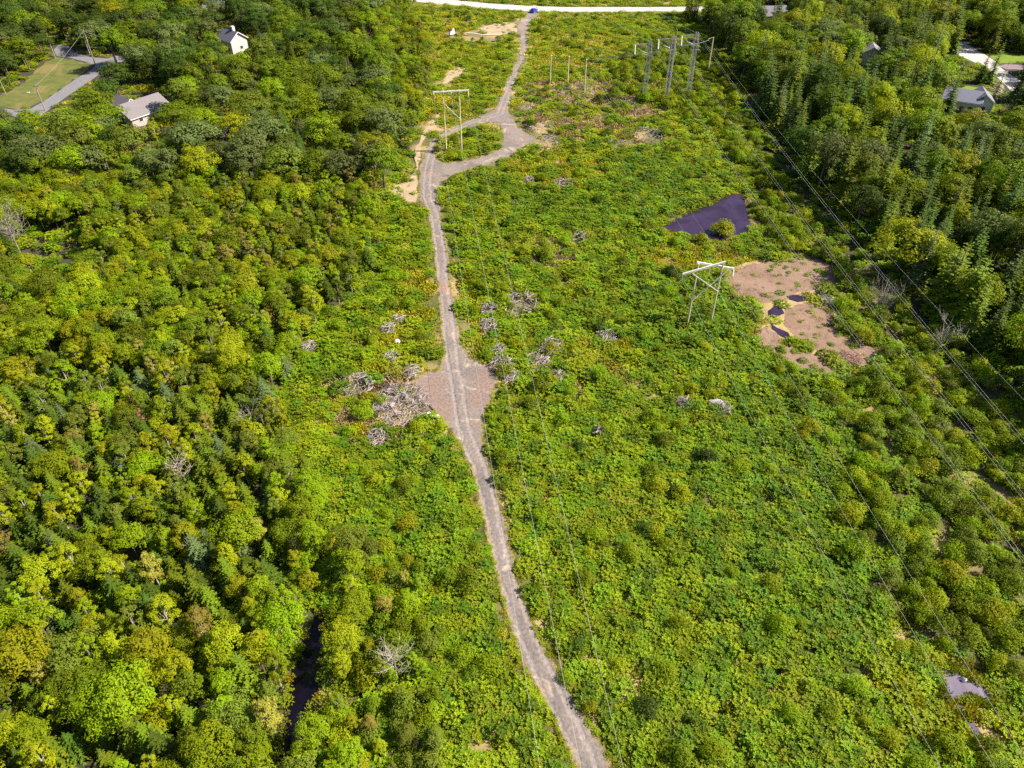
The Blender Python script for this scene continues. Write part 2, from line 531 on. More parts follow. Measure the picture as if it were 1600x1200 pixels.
def water(name, c, rough=.06):
    m, nt, p, out = new_mat(name)
    nt.links.new(mixc(nt, ramp(nt, noise_n(nt, .18, 5, dist=.8), .38, .65), tuple(k * .6 for k in c), tuple(k * 1.15 for k in c)), p.inputs['Base Color'])
    p.inputs['Roughness'].default_value = rough
    p.inputs['Specular IOR Level'].default_value = .5
    p.inputs['IOR'].default_value = 1.33
    b = nt.nodes.new('ShaderNodeBump')
    b.inputs['Strength'].default_value = .15
    b.inputs['Distance'].default_value = .02
    nt.links.new(noise_n(nt, 1.5, 3), b.inputs['Height'])
    nt.links.new(b.outputs[0], p.inputs['Normal'])
    return m


M_gravel = gravel()
M_redgravel = soil('reddish_gravel', (.23, .15, .125), (.27, .18, .15), (.24, .19, .16))
M_sand = soil('sandy_soil', (.34, .24, .15), (.42, .31, .21), (.30, .25, .06))
M_mud = soil('shore_mud', (.10, .06, .035), (.17, .11, .05), (.14, .13, .03))
M_dirt = soil('rusty_soil', (.19, .115, .078), (.26, .165, .115), (.105, .07, .04))
M_ground = ground_mat()
M_pond = water('pond_water', (.038, .021, .052), .04)
M_stream = water('stream_water', (.006, .004, .010), .12)
M_grey = water('grey_pool_water', (.17, .14, .19), .3)
M_asph = rough_mat('asphalt', (.16, .15, .17), (.21, .20, .215), .6, .9)
M_asph2 = rough_mat('pale_road', (.40, .37, .36), (.48, .44, .42), .4, .9)
M_drive = rough_mat('driveway', (.20, .14, .17), (.25, .18, .2), .6, .9)
M_lawn = rough_mat('mown_grass', (.085, .10, .022), (.13, .14, .03), .35, .95, (.19, .15, .05), .12, .05)
M_lawn2 = rough_mat('bright_lawn', (.12, .19, .01), (.17, .24, .015), .7, .95)

# ------------------------------------------------------------------ ground, one sheet out to the horizon


def axis(lo, hi, step, far):
    a = list(np.arange(lo, hi + .01, step))
    s = step
    while a[-1] < far:
        s *= 1.5
        a.append(a[-1] + s)
    s = step
    while a[0] > -far:
        s *= 1.5
        a.insert(0, a[0] - s)
    return np.array(a)


gx, gy = axis(-260, 260, 1.6, 4500), axis(0, 470, 1.6, 4500)
X, Y = np.meshgrid(gx, gy)
PX, PY, DP = proj(X, np.maximum(Y, 5.0))
keep_flat = np.zeros(X.shape, bool)
for poly in CLEARED + DIRTS + [s[0] for s in SANDS]:
    for dx, dy in ((0, 0), (12, 0), (-12, 0), (0, 9), (0, -9)):
        keep_flat |= inside(poly, PX + dx, PY + dy)
Z = -0.45 * noise(X, Y, 26, 1) - 0.25 * noise(X, Y, 7, 2)
Z[keep_flat] = 0
Z[(np.abs(X) > 250) | (Y > 460) | (Y < 10)] = -0.3
ny, nx = X.shape
idx = np.arange(nx * ny).reshape(ny, nx)
F = np.stack([idx[:-1, :-1], idx[:-1, 1:], idx[1:, 1:], idx[1:, :-1]], -1).reshape(-1, 4)
me = bpy.data.meshes.new('ground')
me.from_pydata(np.stack([X, Y, Z], -1).reshape(-1, 3).tolist(), [], F.tolist())
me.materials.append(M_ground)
me.polygons.foreach_set('use_smooth', [True] * len(me.polygons))
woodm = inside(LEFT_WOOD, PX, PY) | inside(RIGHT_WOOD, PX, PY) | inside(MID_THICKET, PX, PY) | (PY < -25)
wood_shade_f = woodm.astype(float)
scrub_ground = inside([(p[0] * 1.0, p[1]) for p in RIGHT_SCRUB], PX, PY)
wood_shade_f = np.maximum(wood_shade_f, .35 * scrub_ground)  # scrub ground takes part of the dark floor colour
wood_shade_f = np.maximum(wood_shade_f, 1.0 * inside(SHADE, PX, PY))  # shade band along the right wood painted into the ground as dark floor colour
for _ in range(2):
    wood_shade_f[1:-1, 1:-1] = (wood_shade_f[1:-1, 1:-1] * 2 + wood_shade_f[:-2, 1:-1] + wood_shade_f[2:, 1:-1] + wood_shade_f[1:-1, :-2] + wood_shade_f[1:-1, 2:]) / 6
dry_f = np.clip((noise(X, Y, 22, 3) - .58) * 4, 0, 1) * (1 - wood_shade_f)
for cx, cy, rx, ry in ((600, 665, 90, 45), (800, 560, 90, 70), (930, 150, 110, 40), (900, 60, 140, 50), (720, 95, 60, 60), (620, 300, 30, 30), (850, 240, 80, 25), (1240, 500, 150, 90)):
    dry_f = np.maximum(dry_f, np.clip(1.3 - np.hypot((PX - cx) / rx, (PY - cy) / ry), 0, 1) * (DP > 0))
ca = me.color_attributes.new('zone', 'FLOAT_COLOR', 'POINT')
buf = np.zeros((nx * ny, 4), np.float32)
buf[:, 0] = wood_shade_f.ravel()
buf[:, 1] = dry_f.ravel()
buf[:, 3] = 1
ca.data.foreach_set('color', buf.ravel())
o = bpy.data.objects.new('ground', me)
COL.objects.link(o)
tag(o, kind='structure')


def grid_points(spacing, x0=-330, x1=330, y0=14, y1=560, jit=.42, seed=1):
    rs = np.random.default_rng(seed)
    xs = np.arange(x0, x1, spacing)
    ys = np.arange(y0, y1, spacing)
    A, B = np.meshgrid(xs, ys)
    A = A + rs.uniform(-jit, jit, A.shape) * spacing + (np.arange(len(ys)) % 2)[:, None] * spacing * .5
    B = B + rs.uniform(-jit, jit, B.shape) * spacing
    return A.ravel(), B.ravel()


CENTRE = [(930, 1250), (912, 1175), (880, 1115), (848, 1050), (822, 990), (804, 940), (786, 878), (775, 832), (763, 780), (750, 730), (736, 700), (724, 662), (716, 610), (706, 555), (701, 500), (693, 440), (689, 395), (681, 340), (669, 310), (668, 285), (672, 255), (680, 228), (705, 203), (745, 188), (782, 178), (796, 140), (806, 108), (818, 84), (818, 60), (816, 40), (832, 18)]


def sheet(name, poly, mat, z, hole=None, step=9, jit=1.6, kind='structure', lanes=False):
    rings = [densify(poly, step, jit)]
    if hole:
        rings.append(densify(hole, step, jit))
    pts, edges = [], []
    for r in rings:
        n0 = len(pts)
        for i, (x, y) in enumerate(r):
            g = G(x, y)
            pts.append(Vector((g.x, g.y)))
            edges.append((n0 + i, n0 + (i + 1) % len(r)))
    n_edge = len(pts)
    if lanes:
        ring_w = [[(pts[i].x, pts[i].y) for i in range(len(rings[0]))], [(pts[i].x, pts[i].y) for i in range(len(rings[0]), n_edge)]]
        A_, B_ = grid_points(.62, -60, 60, 20, 420, .3, 77)
        kk = inside(ring_w[0], A_, B_) & ~inside(ring_w[1], A_, B_)
        A_, B_ = A_[kk], B_[kk]
        ea = np.array([(p.x, p.y) for p in pts])
        dm = np.array([np.min(np.hypot(ea[:, 0] - a, ea[:, 1] - b)) for a, b in zip(A_, B_)])
        pts = pts + [Vector((a, b)) for a, b, q in zip(A_, B_, dm) if q > .3]
    vs, es, fs, *_ = delaunay_2d_cdt(pts, edges, [], 0, 1e-4)
    W = [np.array([(p.x, p.y) for p in pts[:len(rings[0])]])]
    if hole:
        W.append(np.array([(p.x, p.y) for p in pts[len(rings[0]):n_edge]]))
    cen = np.array([sum(((vs[i].x, vs[i].y)[k] for i in f)) / len(f) for f in fs for k in (0, 1)]).reshape(-1, 2)
    ok = inside(W[0].tolist(), cen[:, 0], cen[:, 1])
    if hole:
        ok &= ~inside(W[1].tolist(), cen[:, 0], cen[:, 1])
    b = MB()
    b.add([(v.x, v.y, z) for v in vs], [list(f) for f, k in zip(fs, ok) if k])
    b.f = [f if (Vector((*b.v[0][f[1]],)) - Vector((*b.v[0][f[0]],))).cross(Vector((*b.v[0][f[2]],)) - Vector((*b.v[0][f[1]],))).z > 0 else f[::-1] for f in b.f]
    o = b.build(name, mat)
    if lanes:
        V = np.array([(v.x, v.y) for v in vs])
        cl = np.array([tuple(G(*p))[:2] for p in densify(CENTRE, 3, 0, False)])
        d = np.array([np.min(np.hypot(cl[:, 0] - a, cl[:, 1] - b_)) for a, b_ in V])
        ed = np.array([np.min(np.hypot(ea[:, 0] - a, ea[:, 1] - b_)) for a, b_ in V])
        red = np.zeros(len(V))
        for u_, v_, rr in ((668, 618, 4.2), (690, 640, 3.2), (682, 600, 3.0), (756, 594, 3.4), (748, 622, 2.8), (762, 606, 2.6), (660, 604, 2.5)):
            q = G(u_, v_)
            red = np.maximum(red, 1 - np.hypot(V[:, 0] - q.x, (V[:, 1] - q.y) * .75) / rr)
        for nm, arr in (('lane', d), ('edge', ed), ('red', np.clip(red, 0, 1))):
            at_ = o.data.attributes.new(nm, 'FLOAT', 'POINT')
            at_.data.foreach_set('value', arr.astype(np.float32))
    return tag(o, kind=kind)


sheet('gravel_path', PATH_OUT, M_gravel, .028, PATH_ISLE, 5, 2.0, lanes=True)
for p, lab in SANDS:
    sheet('sandy_ground', p, M_sand, .018, None, 6, 2)
for p in DIRTS:
    sheet('bare_dirt_ground', p, M_dirt, .016, None, 6, 2.5)
POND_RIM = [(1098 + (x - 1098) * 1.07, 345 + (y - 345) * 1.09) for x, y in POND]
sheet('pond_shore', POND_RIM, M_mud, .008, None, 5, 2.5)
sheet('pond_water', POND, M_pond, .012, None, 4, 2.4)
for p in PUDDLES:
    sheet('puddle_water', p, M_pond, .024, None, 5, .5)
sheet('pool_water', GREYPOOL, M_grey, .012, None, 5, 1)
sheet('pool_water', GREYPOOL2, M_grey, .012, None, 5, .6)
sheet('stream_water', STREAM, M_stream, .012, None, 10, 3)
sheet('far_road', ROAD_TOP, M_asph2, .02, None, 14, .15)
sheet('left_road', ROAD_LEFT, M_asph, .02, None, 10, .4)
sheet('left_lawn', LAWN_LEFT, M_lawn, .012, None, 5, 2.2)
sheet('right_road', ROAD_RIGHT, M_asph2, .02, None, 10, .4)
sheet('driveway', DRIVE_RIGHT, M_drive, .024, None, 10, .2)
for p in LAWNS_RIGHT:
    sheet('lawn', p, M_lawn2, .012, None, 8, .5)

# ------------------------------------------------------------------ plant meshes


def leaf_quads(C, N, size, asp=.55, rs=None, D=None):
    """one kite-shaped leaf clump per centre C facing N"""
    rs = rs or RNG
    n = len(C)
    N = N / (np.linalg.norm(N, axis=1, keepdims=True) + 1e-9)
    R = rs.normal(size=(n, 3))
    A = np.cross(N, R) if D is None else D - (D * N).sum(1)[:, None] * N
    A /= np.linalg.norm(A, axis=1, keepdims=True) + 1e-9
    B = np.cross(N, A)
    s = (size * rs.uniform(.65, 1.35, n))[:, None]
    t = asp * rs.uniform(.8, 1.2, n)[:, None]
    return np.stack([C - A * s * .5, C - B * s * t * .5 + A * s * .08 + N * s * .06, C + A * s * .5 - N * s * .12, C + B * s * t * .5 + A * s * .08 + N * s * .06], 1)


def broadleaf(h, r, rz, seed, leaf=.30, clumps=58, per=46, low=.30, asp=.5):
    """returns (trunk MB, crown MB): unit tree about h tall"""
    rs = np.random.default_rng(seed)
    rd = random.Random(seed)
    cz = h - rz
    pts, nrm, dirs, DD = [], [], [], []
    tr = MB()
    lean = np.array([rd.uniform(-.3, .3), rd.uniform(-.3, .3)])
    tr.tube([(0, 0, -.8), (lean[0] * .3, lean[1] * .3, h * .35), (lean[0], lean[1], h * .8)], [h * .018, h * .013, h * .004], 6)
    nl = int(clumps)
    for k in range(nl):
        u = rs.normal(size=3)
        u /= np.linalg.norm(u)
        if u[2] < -low:
            u[2] = -u[2] * .8
            u /= np.linalg.norm(u)
        q = rs.uniform(.52, .95)
        prof = 1 + .16 * math.sin(3 * math.atan2(u[1], u[0]) + seed)
        c = np.array([lean[0] + u[0] * r * q * prof, lean[1] + u[1] * r * q * prof, cz + u[2] * rz * q])
        rc = r * rs.uniform(.18, .32)
        dirs.append(np.tile(u * .9 + np.array([0, 0, .75]), (1, 1)))
        if k < 9:
            tr.tube([(lean[0] * .5, lean[1] * .5, h * rd.uniform(.3, .55)), tuple(c)], [h * .006, h * .0025], 4, cap=False)
        m = int(per * rs.uniform(.75, 1.25))
        d = rs.normal(size=(m, 3))
        d /= np.linalg.norm(d, axis=1, keepdims=True)
        d[:, 2] = np.where(rs.random(m) < .6, np.abs(d[:, 2]), d[:, 2])
        p = c + d * rc * rs.uniform(.6, 1.08, m)[:, None] * np.array([1, 1, .75])
        pts.append(p)
        nn = d * .9 + u * .8 + np.array([0, 0, .45]) + rs.normal(size=(m, 3)) * .38
        nrm.append(nn)
        DD.append(np.tile(dirs[-1], (m, 1)) + d * .6 + rs.normal(size=(m, 3)) * .25)
    cr = MB()
    cr.quads(leaf_quads(np.concatenate(pts), np.concatenate(nrm), leaf, asp, rs, np.concatenate(DD)))
    return tr, cr


def spruce(h, r, seed, tiers=15, sparse=0.0):
    rs = random.Random(seed)
    tr, cr = MB(), MB()
    tr.tube([(0, 0, -.8), (0, 0, h * .5), (0, 0, h * .97)], [h * .016, h * .010, h * .002], 6)
    Q = []
    for t in range(tiers):
        f = (t + rs.uniform(-.2, .2)) / tiers
        z = h * (.10 + .88 * f)
        L = r * (1 - f) ** .85 * rs.uniform(.85, 1.12) + .12
        nb = max(5, int(12 * (1 - f * .5)))
        a0 = rs.uniform(0, 6.28)
        for b in range(nb):
            if rs.random() < sparse:
                continue
            a = a0 + 6.283 * b / nb + rs.uniform(-.2, .2)
            l = L * rs.uniform(.72, 1.15)
            up = .55 * (f - .45)
            dr = Vector((math.cos(a), math.sin(a), up)).normalized()
            sd_ = Vector((-math.sin(a), math.cos(a), 0))
            base = Vector((0, 0, z))
            k = 4 if l > .8 else 2
            prev = base
            for j in range(k):
                e0, e1 = j / k, (j + 1) / k
                w = l * .30 * (1 - e0 * .65)
                sag = -.22 * l * (e1 ** 1.6)
                p1 = base + dr * l * e1 + Vector((0, 0, sag + (.10 * l if j == k - 1 else 0)))
                mid = (prev + p1) / 2
                for s in (-1, 1):
                    tip = mid + sd_ * s * w + dr * l * .16 + Vector((0, 0, -.10 * w * rs.uniform(.2, 1.6)))
                    Q.append([tuple(prev), tuple(mid + sd_ * s * w * .55 - dr * l * .02), tuple(tip), tuple(p1)])
                prev = p1
            # an upturned spray on top of the bough
            m_ = base + dr * l * .55
            Q.append([tuple(m_ - sd_ * .1 * l), tuple(m_ + dr * .22 * l + Vector((0, 0, .10 * l))), tuple(m_ + sd_ * .12 * l), tuple(m_ - dr * .1 * l)])
    # leader
    for a in (0, 1.57):
        Q.append([(math.cos(a) * .1, math.sin(a) * .1, h * .93), (0, 0, h * 1.03), (-math.cos(a) * .1, -math.sin(a) * .1, h * .93), (0, 0, h * .88)])
    cr.quads(Q)
    return tr, cr


def shrub_mesh(r, h, seed, leaf=.19, clumps=17, per=62):
    rs = np.random.default_rng(seed)
    pts, nrm = [], []
    b = MB()
    for k in range(clumps):
        a, q = rs.uniform(0, 6.283), math.sqrt(rs.uniform(0, 1))
        prof = 1 + .2 * math.sin(2 * a + seed)
        c = np.array([math.cos(a) * q * r * .72 * prof, math.sin(a) * q * r * .72 * prof, h * (.30 + .42 * (1 - q * q)) * rs.uniform(.8, 1.15)])
        rc = r * rs.uniform(.28, .42)
        d = rs.normal(size=(per, 3))
        d /= np.linalg.norm(d, axis=1, keepdims=True)
        d[:, 2] = np.where(rs.random(per) < .75, np.abs(d[:, 2]), d[:, 2])
        pts.append(np.maximum(c + d * rc * rs.uniform(.5, 1.1, per)[:, None] * np.array([1, 1, .8]), [-99, -99, .03]))
        nrm.append(d * .8 + (c - np.array([0, 0, h * .2])) / r * .8 + np.array([0, 0, .35]) + rs.normal(size=(per, 3)) * .35)
    b.quads(leaf_quads(np.concatenate(pts), np.concatenate(nrm), leaf, .6, rs))
    return b


def patch_mesh(R, seed, n=34, hmax=.7, leaf=.30, asp=.5, up=.5, blades=5):
    """low plants: n rosettes in a disc of radius R"""
    rs = np.random.default_rng(seed)
    Q = []
    for k in range(n):
        a, q = rs.uniform(0, 6.283), math.sqrt(rs.uniform(0, 1)) * R
        h = hmax * rs.uniform(.35, 1.0) * (1 - .5 * (q / R) ** 2)
        c = np.array([math.cos(a) * q, math.sin(a) * q, h])
        m = blades
        th = rs.uniform(0, 6.28) + np.arange(m) * 6.283 / m + rs.uniform(-.3, .3, m)
        D = np.stack([np.cos(th), np.sin(th), rs.uniform(-.5, .35, m) + up], 1)
        D /= np.linalg.norm(D, axis=1, keepdims=True)
        Sd = np.stack([-np.sin(th), np.cos(th), np.zeros(m)], 1)
        s = (leaf * rs.uniform(.7, 1.3, m))[:, None]
        Q.append(np.stack([c + np.zeros((m, 3)), c + D * s * .55 - Sd * s * asp * .5, c + D * s - np.array([0, 0, .12]) * s, c + D * s * .55 + Sd * s * asp * .5], 1))
    b = MB()
    b.quads(np.concatenate(Q))
    return b


def grass_mesh(R, seed, n=90, hmax=.6, w=.07):
    rs = np.random.default_rng(seed)
    a, q = rs.uniform(0, 6.283, n), np.sqrt(rs.uniform(0, 1, n)) * R
    C = np.stack([np.cos(a) * q, np.sin(a) * q, np.zeros(n)], 1)
    th = rs.uniform(0, 6.28, n)
    D = np.stack([np.cos(th) * .55, np.sin(th) * .55, np.ones(n)], 1) * (hmax * rs.uniform(.4, 1, n))[:, None]
    Sd = np.stack([-np.sin(th), np.cos(th), np.zeros(n)], 1) * w
    b = MB()
    b.quads(np.stack([C - Sd, C + Sd, C + D * 1.0 + Sd * .8 + np.array([0, 0, -.05]), C + D * .95 - Sd * .8], 1))
    return b


# unit meshes (real size at scale 1); data shared by all copies
KINDS = {
    'broadleaf_tree': [broadleaf(7.5, 2.6, 2.7, 11), broadleaf(7.5, 2.2, 3.0, 12), broadleaf(7.0, 3.0, 2.5, 13, clumps=68), broadleaf(8.0, 2.5, 3.3, 14, clumps=60)],
    'birch_tree': [broadleaf(7.0, 1.4, 2.9, 21, .24, 44, 48, .8, .55), broadleaf(6.6, 1.65, 2.7, 22, .24, 46, 50, .7, .55), broadleaf(7.4, 1.3, 3.2, 23, .24, 44, 48, .9, .55)],
    'spruce_tree': [spruce(6.6, 2.1, 31, 13), spruce(7.0, 1.8, 32, 14), spruce(6.0, 2.2, 33, 12), spruce(7.0, 1.9, 34, 13, .15), spruce(7.0, 1.6, 35, 22, .08), spruce(7.2, 1.4, 36, 24, .12), spruce(6.8, 1.7, 37, 21, .18)],
    'shrub': [(None, shrub_mesh(1.5, 1.9, 41)), (None, shrub_mesh(1.7, 1.7, 42)), (None, shrub_mesh(1.4, 2.2, 43, .18, 18)), (None, shrub_mesh(1.6, 2.0, 44, .21, 16))],
}
TONES = {'broadleaf_tree': ['yellow-green', 'bright green', 'mid green', 'olive green', 'dark green', 'grey-green'],
         'birch_tree': ['yellow-green', 'olive green', 'tawny', 'bright green'],
         'spruce_tree': ['dark green', 'blue-green', 'olive green'],
         'shrub': ['yellow-green', 'bright green', 'mid green', 'olive green', 'dark green']}
CROWN, TRUNK = {}, {}
for kd, vs in KINDS.items():
    for i, (tr, cr) in enumerate(vs):
        base = cr.mesh(kd + '_crown', T['mid green'])
        for tn in TONES[kd]:
            c = base.copy()
            c.materials[0] = (SPR if kd == 'spruce_tree' else T)[tn]
            CROWN[kd, i, tn] = c
        if tr:
            TRUNK[kd, i] = tr.mesh(kd + '_trunk', M_birch if kd == 'birch_tree' else M_bark)

# ------------------------------------------------------------------ where plants stand


def cleared(px, py, grow=0.0, houses=True, dirt=True, metres=None):
    r = np.zeros(px.shape, bool)
    if metres is not None:
        gxp = metres[0] * FPX / metres[1]
        gyp = gxp * (H / metres[1])
        for poly in CLEARED + [q[0] for q in SANDS[:2]] + DIRTS[:1]:
            for cx, cy in ((0, 0), (1, 0), (-1, 0), (0, 1), (0, -1)):
                r |= inside(poly, px + gxp * cx, py + gyp * cy)
        return r & ~inside(ISLE_IN, px, py)
    polys = CLEARED + [q[0] for q in SANDS] + (DIRTS if dirt else [])
    offs = [(0, 0)] if grow == 0 else [(0, 0), (grow, 0), (-grow, 0), (0, grow * .7), (0, -grow * .7)]
    for poly in polys:
        for dx, dy in offs:
            r |= inside(poly, px + dx, py + dy)
    r &= ~inside(PATH_ISLE, px, py)
    if houses:
        for cx, cy, rx, ry in HOUSE_CLEAR:
            r |= np.hypot((px - cx) / rx, (py - cy) / ry) < 1
    return r


def in_view(px, py, dp, mx=140, top=-60, bot=1420):
    return (dp > 10) & (px > -mx) & (px < 1600 + mx) & (py > top) & (py < bot)


PROTECT = [LAWN_LEFT, [(52, 172), (70, 158), (100, 136), (145, 106), (150, 110), (104, 146), (74, 172), (60, 180)], [(86, 80), (110, 90), (168, 92), (170, 100), (120, 96), (90, 90)], ROAD_RIGHT, ROAD_RIGHT[-8:], DRIVE_RIGHT, LAWNS_RIGHT[0], LAWNS_RIGHT[1], POND,
           [(190, 176), (202, 156), (232, 156), (256, 170), (238, 184), (222, 192), (205, 184)], [(343, 62), (356, 48), (374, 52), (388, 70), (386, 86), (368, 84), (352, 72)],
           [(1476, 150), (1526, 150), (1524, 164), (1480, 160)], [(1192, 14), (1222, 14), (1220, 28), (1192, 26)], [(1352, 80), (1366, 80), (1366, 92), (1354, 92)], [(316, -6), (346, -6), (346, 8), (316, 8)],
           [(40, 365), (115, 345), (120, 405), (60, 420), (20, 400)], [(690, 0), (1040, 0), (1040, 20), (690, 12)]]


PBOX = [((min(p[0] for p in q), max(p[0] for p in q), min(p[1] for p in q), max(p[1] for p in q)), q) for q in PROTECT]


def hides(x, y, h, r):
    for f in (.3, .5, .7, .88, 1.04):
        for dx in (-.6, 0, .6):
            u, v, _ = proj(x + dx * r, y, h * f)
            for (x0, x1, y0, y1), q in PBOX:
                if x0 < u < x1 and y0 < v < y1:
                    c = False
                    for i in range(len(q)):
                        (ax, ay), (bx, by) = q[i - 1], q[i]
                        if (ay > v) != (by > v) and u < (bx - ax) * (v - ay) / (by - ay) + ax:
                            c = not c
                    if c:
                        return True
    return False


PL = []      # kind, variant, tone, x, y, scale, zscale, rot


def add_plants(poly, spacing, choose, seed, extra=None, grow=6, prob=1.0, mx=150, top=-60, bot=1420, houses=True):
    x, y = grid_points(spacing, seed=seed)
    px, py, dp = proj(x, y)
    ok = inside(poly, px, py) & in_view(px, py, dp, mx, top, bot) & ~cleared(px, py, grow, houses)
    if extra is not None:
        ok &= extra(px, py, x, y)
    rs = random.Random(seed)
    for a, b, u, v in zip(x[ok], y[ok], px[ok], py[ok]):
        if rs.random() > prob:
            continue
        kd, tn, sc, zs = choose(rs, a, b, u, v)
        if kd != 'shrub' and v < 460 and (v < 220 and u < 330 or rs.random() < .93) and hides(a, b, 7 * sc * zs, 2 * sc):
            continue
        va = rs.randrange(len(KINDS[kd])) if kd != 'spruce_tree' else (rs.randrange(4, 7) if sc > 1.1 else rs.randrange(4))
        PL.append((kd, va, tn, a, b, sc, zs, rs.uniform(0, 6.283)))


def pick(rs, d):
    t = rs.random() * sum(d.values())
    for k, w in d.items():
        t -= w
        if t <= 0:
            return k
    return k


def ch_left_near(rs, x, y, u, v):
    n = float(noise(x, y, 34, 4))
    n2 = float(noise(x, y, 17, 6))
    sp = .62 if (v > 600 and v < 1000 and u < 440) else .22
    r = rs.random()
    if r < sp * (.4 + 1.1 * n2):
        return 'spruce_tree', pick(rs, {'dark green': 4, 'blue-green': 1.1, 'olive green': 4.5}), rs.uniform(.62, 1.05), rs.uniform(.9, 1.15)
    if r < sp + .30:
        return 'birch_tree', pick(rs, {'yellow-green': 4.5, 'olive green': 2.2, 'tawny': .9 if v > 300 else .3, 'bright green': 2}), rs.uniform(.75, 1.1), rs.uniform(.85, 1.05)
    return 'broadleaf_tree', pick(rs, {'yellow-green': 1 + 5 * n, 'bright green': 4, 'mid green': 3, 'olive green': 1.5}), rs.uniform(.55, 1.0), rs.uniform(.85, 1.05)


def ch_left_mid(rs, x, y, u, v):
    n = float(noise(x, y, 40, 5))
    r = rs.random()
    if r < .10:
        return 'spruce_tree', pick(rs, {'dark green': 5, 'olive green': 3}), rs.uniform(.8, 1.2), 1
    if r < .10 + (.55 if u > 330 else .2):
        return 'birch_tree', pick(rs, {'yellow-green': 3, 'olive green': 2, 'tawny': .3 + 3.2 * float(noise(x, y, 23, 18)) ** 2, 'bright green': 2.5}), rs.uniform(.8, 1.15), rs.uniform(.8, 1)
    return 'broadleaf_tree', pick(rs, {'yellow-green': 2 + 3 * n, 'bright green': 5, 'mid green': 3, 'olive green': .8}), rs.uniform(.7, 1.15), rs.uniform(.75, .95)


def ch_left_far(rs, x, y, u, v):
    dark = max(0.0, min(1.0, (480 - u) / 420 + (150 - v) / 260))
    r = rs.random()
    if r < .20:
        return 'spruce_tree', pick(rs, {'dark green': 4 + 3 * dark, 'olive green': 2 - dark}), rs.uniform(1.3, 1.9), 1
    if r < .28:
        return 'birch_tree', pick(rs, {'olive green': 3, 'yellow-green': 2, 'tawny': .6}), rs.uniform(1.2, 1.5), .95
    return 'broadleaf_tree', pick(rs, {'yellow-green': .8, 'bright green': 1.4, 'mid green': 4, 'olive green': 1.2, 'grey-green': 4, 'dark green': .4 + 14 * dark}), rs.uniform(1.3, 2.1), rs.uniform(.72, .85)


def ch_right(rs, x, y, u, v):
    r = rs.random()
    if r < .60:
        return 'spruce_tree', pick(rs, {'dark green': 7, 'olive green': 3.5, 'blue-green': .3}), rs.uniform(1.15, 2.1), rs.uniform(1.1, 1.5)
    if r < .58:
        return 'birch_tree', pick(rs, {'olive green': 3, 'yellow-green': 2, 'tawny': .5}), rs.uniform(1.4, 1.8), .95
    return 'broadleaf_tree', pick(rs, {'yellow-green': 4, 'bright green': 2.5, 'mid green': 4, 'olive green': 1.2, 'grey-green': 1.5, 'dark green': 1}), rs.uniform(1.3, 2.1), rs.uniform(.85, 1.05)


def ch_scrub(rs, x, y, u, v):
    return 'shrub', pick(rs, {'olive green': 2.5, 'mid green': 2, 'bright green': 5, 'yellow-green': 2.6}), rs.uniform(.8, 1.5), rs.uniform(.9, 1.3)


def ch_field(rs, x, y, u, v):
    return 'shrub', pick(rs, {'bright green': 6, 'mid green': 2.5, 'dark green': .6, 'yellow-green': 2.4}), rs.uniform(.6, 1.3), rs.uniform(.8, 1.15)


def ch_thicket(rs, x, y, u, v):
    if u < 560 and rs.random() < .6:
        return pick(rs, {'birch_tree': 2, 'broadleaf_tree': 2}), pick(rs, {'yellow-green': 2, 'bright green': 4, 'olive green': 1}), rs.uniform(.8, 1.0), .9
    if rs.random() < .45:
        return 'birch_tree', pick(rs, {'yellow-green': 3, 'bright green': 3, 'olive green': 3, 'tawny': .8}), rs.uniform(.5, .8), rs.uniform(.6, .8)
    return 'shrub', pick(rs, {'bright green': 4, 'mid green': 4, 'olive green': 2, 'yellow-green': 2}), rs.uniform(.8, 1.3), rs.uniform(.9, 1.4)


gapL = lambda px, py, x, y: ~((np.hypot((px - 75) / 55, (py - 395) / 36) < 1) | (np.hypot((px - 240) / 40, (py - 160) / 26) < 1))
add_plants(LEFT_WOOD, 2.5, ch_left_near, 101, lambda px, py, x, y: (py > 560) & gapL(px, py, x, y))
add_plants(LEFT_WOOD, 2.8, ch_left_mid, 102, lambda px, py, x, y: (py <= 560) & (py > 300) & gapL(px, py, x, y))
add_plants(LEFT_WOOD, 6.0, ch_left_far, 103, lambda px, py, x, y: (py <= 300) & (px < 640 - np.maximum(0, 240 - py) * .25) & gapL(px, py, x, y), grow=5)
add_plants(LEFT_WOOD, 2.9, ch_left_mid, 113, lambda px, py, x, y: (py <= 300) & (px >= 640 - np.maximum(0, 240 - py) * .25), grow=5)
add_plants(RIGHT_WOOD, 5.3, ch_right, 104, None, grow=5)
add_plants(BEYOND, 7.5, ch_left_far, 105, None, mx=400, top=-130, grow=0)
add_plants(RIGHT_SCRUB, 2.5, ch_scrub, 106, lambda px, py, x, y: ~inside(RIGHT_WOOD, px, py) & (noise(x, y, 11, 7) > .30), grow=4)
add_plants(TOP_RIGHT_SCRUB, 2.6, ch_scrub, 107, lambda px, py, x, y: ~inside(RIGHT_WOOD, px, py) & (noise(x, y, 13, 8) > .34))
add_plants(MID_THICKET, 2.3, ch_thicket, 108, None, grow=8)
OPEN = [(-500, 1420), (2100, 1420), (2100, -20), (-500, -20)]
open_f = lambda px, py, x, y: ~(inside(LEFT_WOOD, px, py) | inside(RIGHT_WOOD, px, py) | inside(MID_THICKET, px, py) | inside(RIGHT_SCRUB, px, py) | inside(TOP_RIGHT_SCRUB, px, py))
add_plants(OPEN, 2.9, ch_field, 109, lambda px, py, x, y: open_f(px, py, x, y) & (noise(x, y, 15, 9) > .50), prob=.34, grow=7)
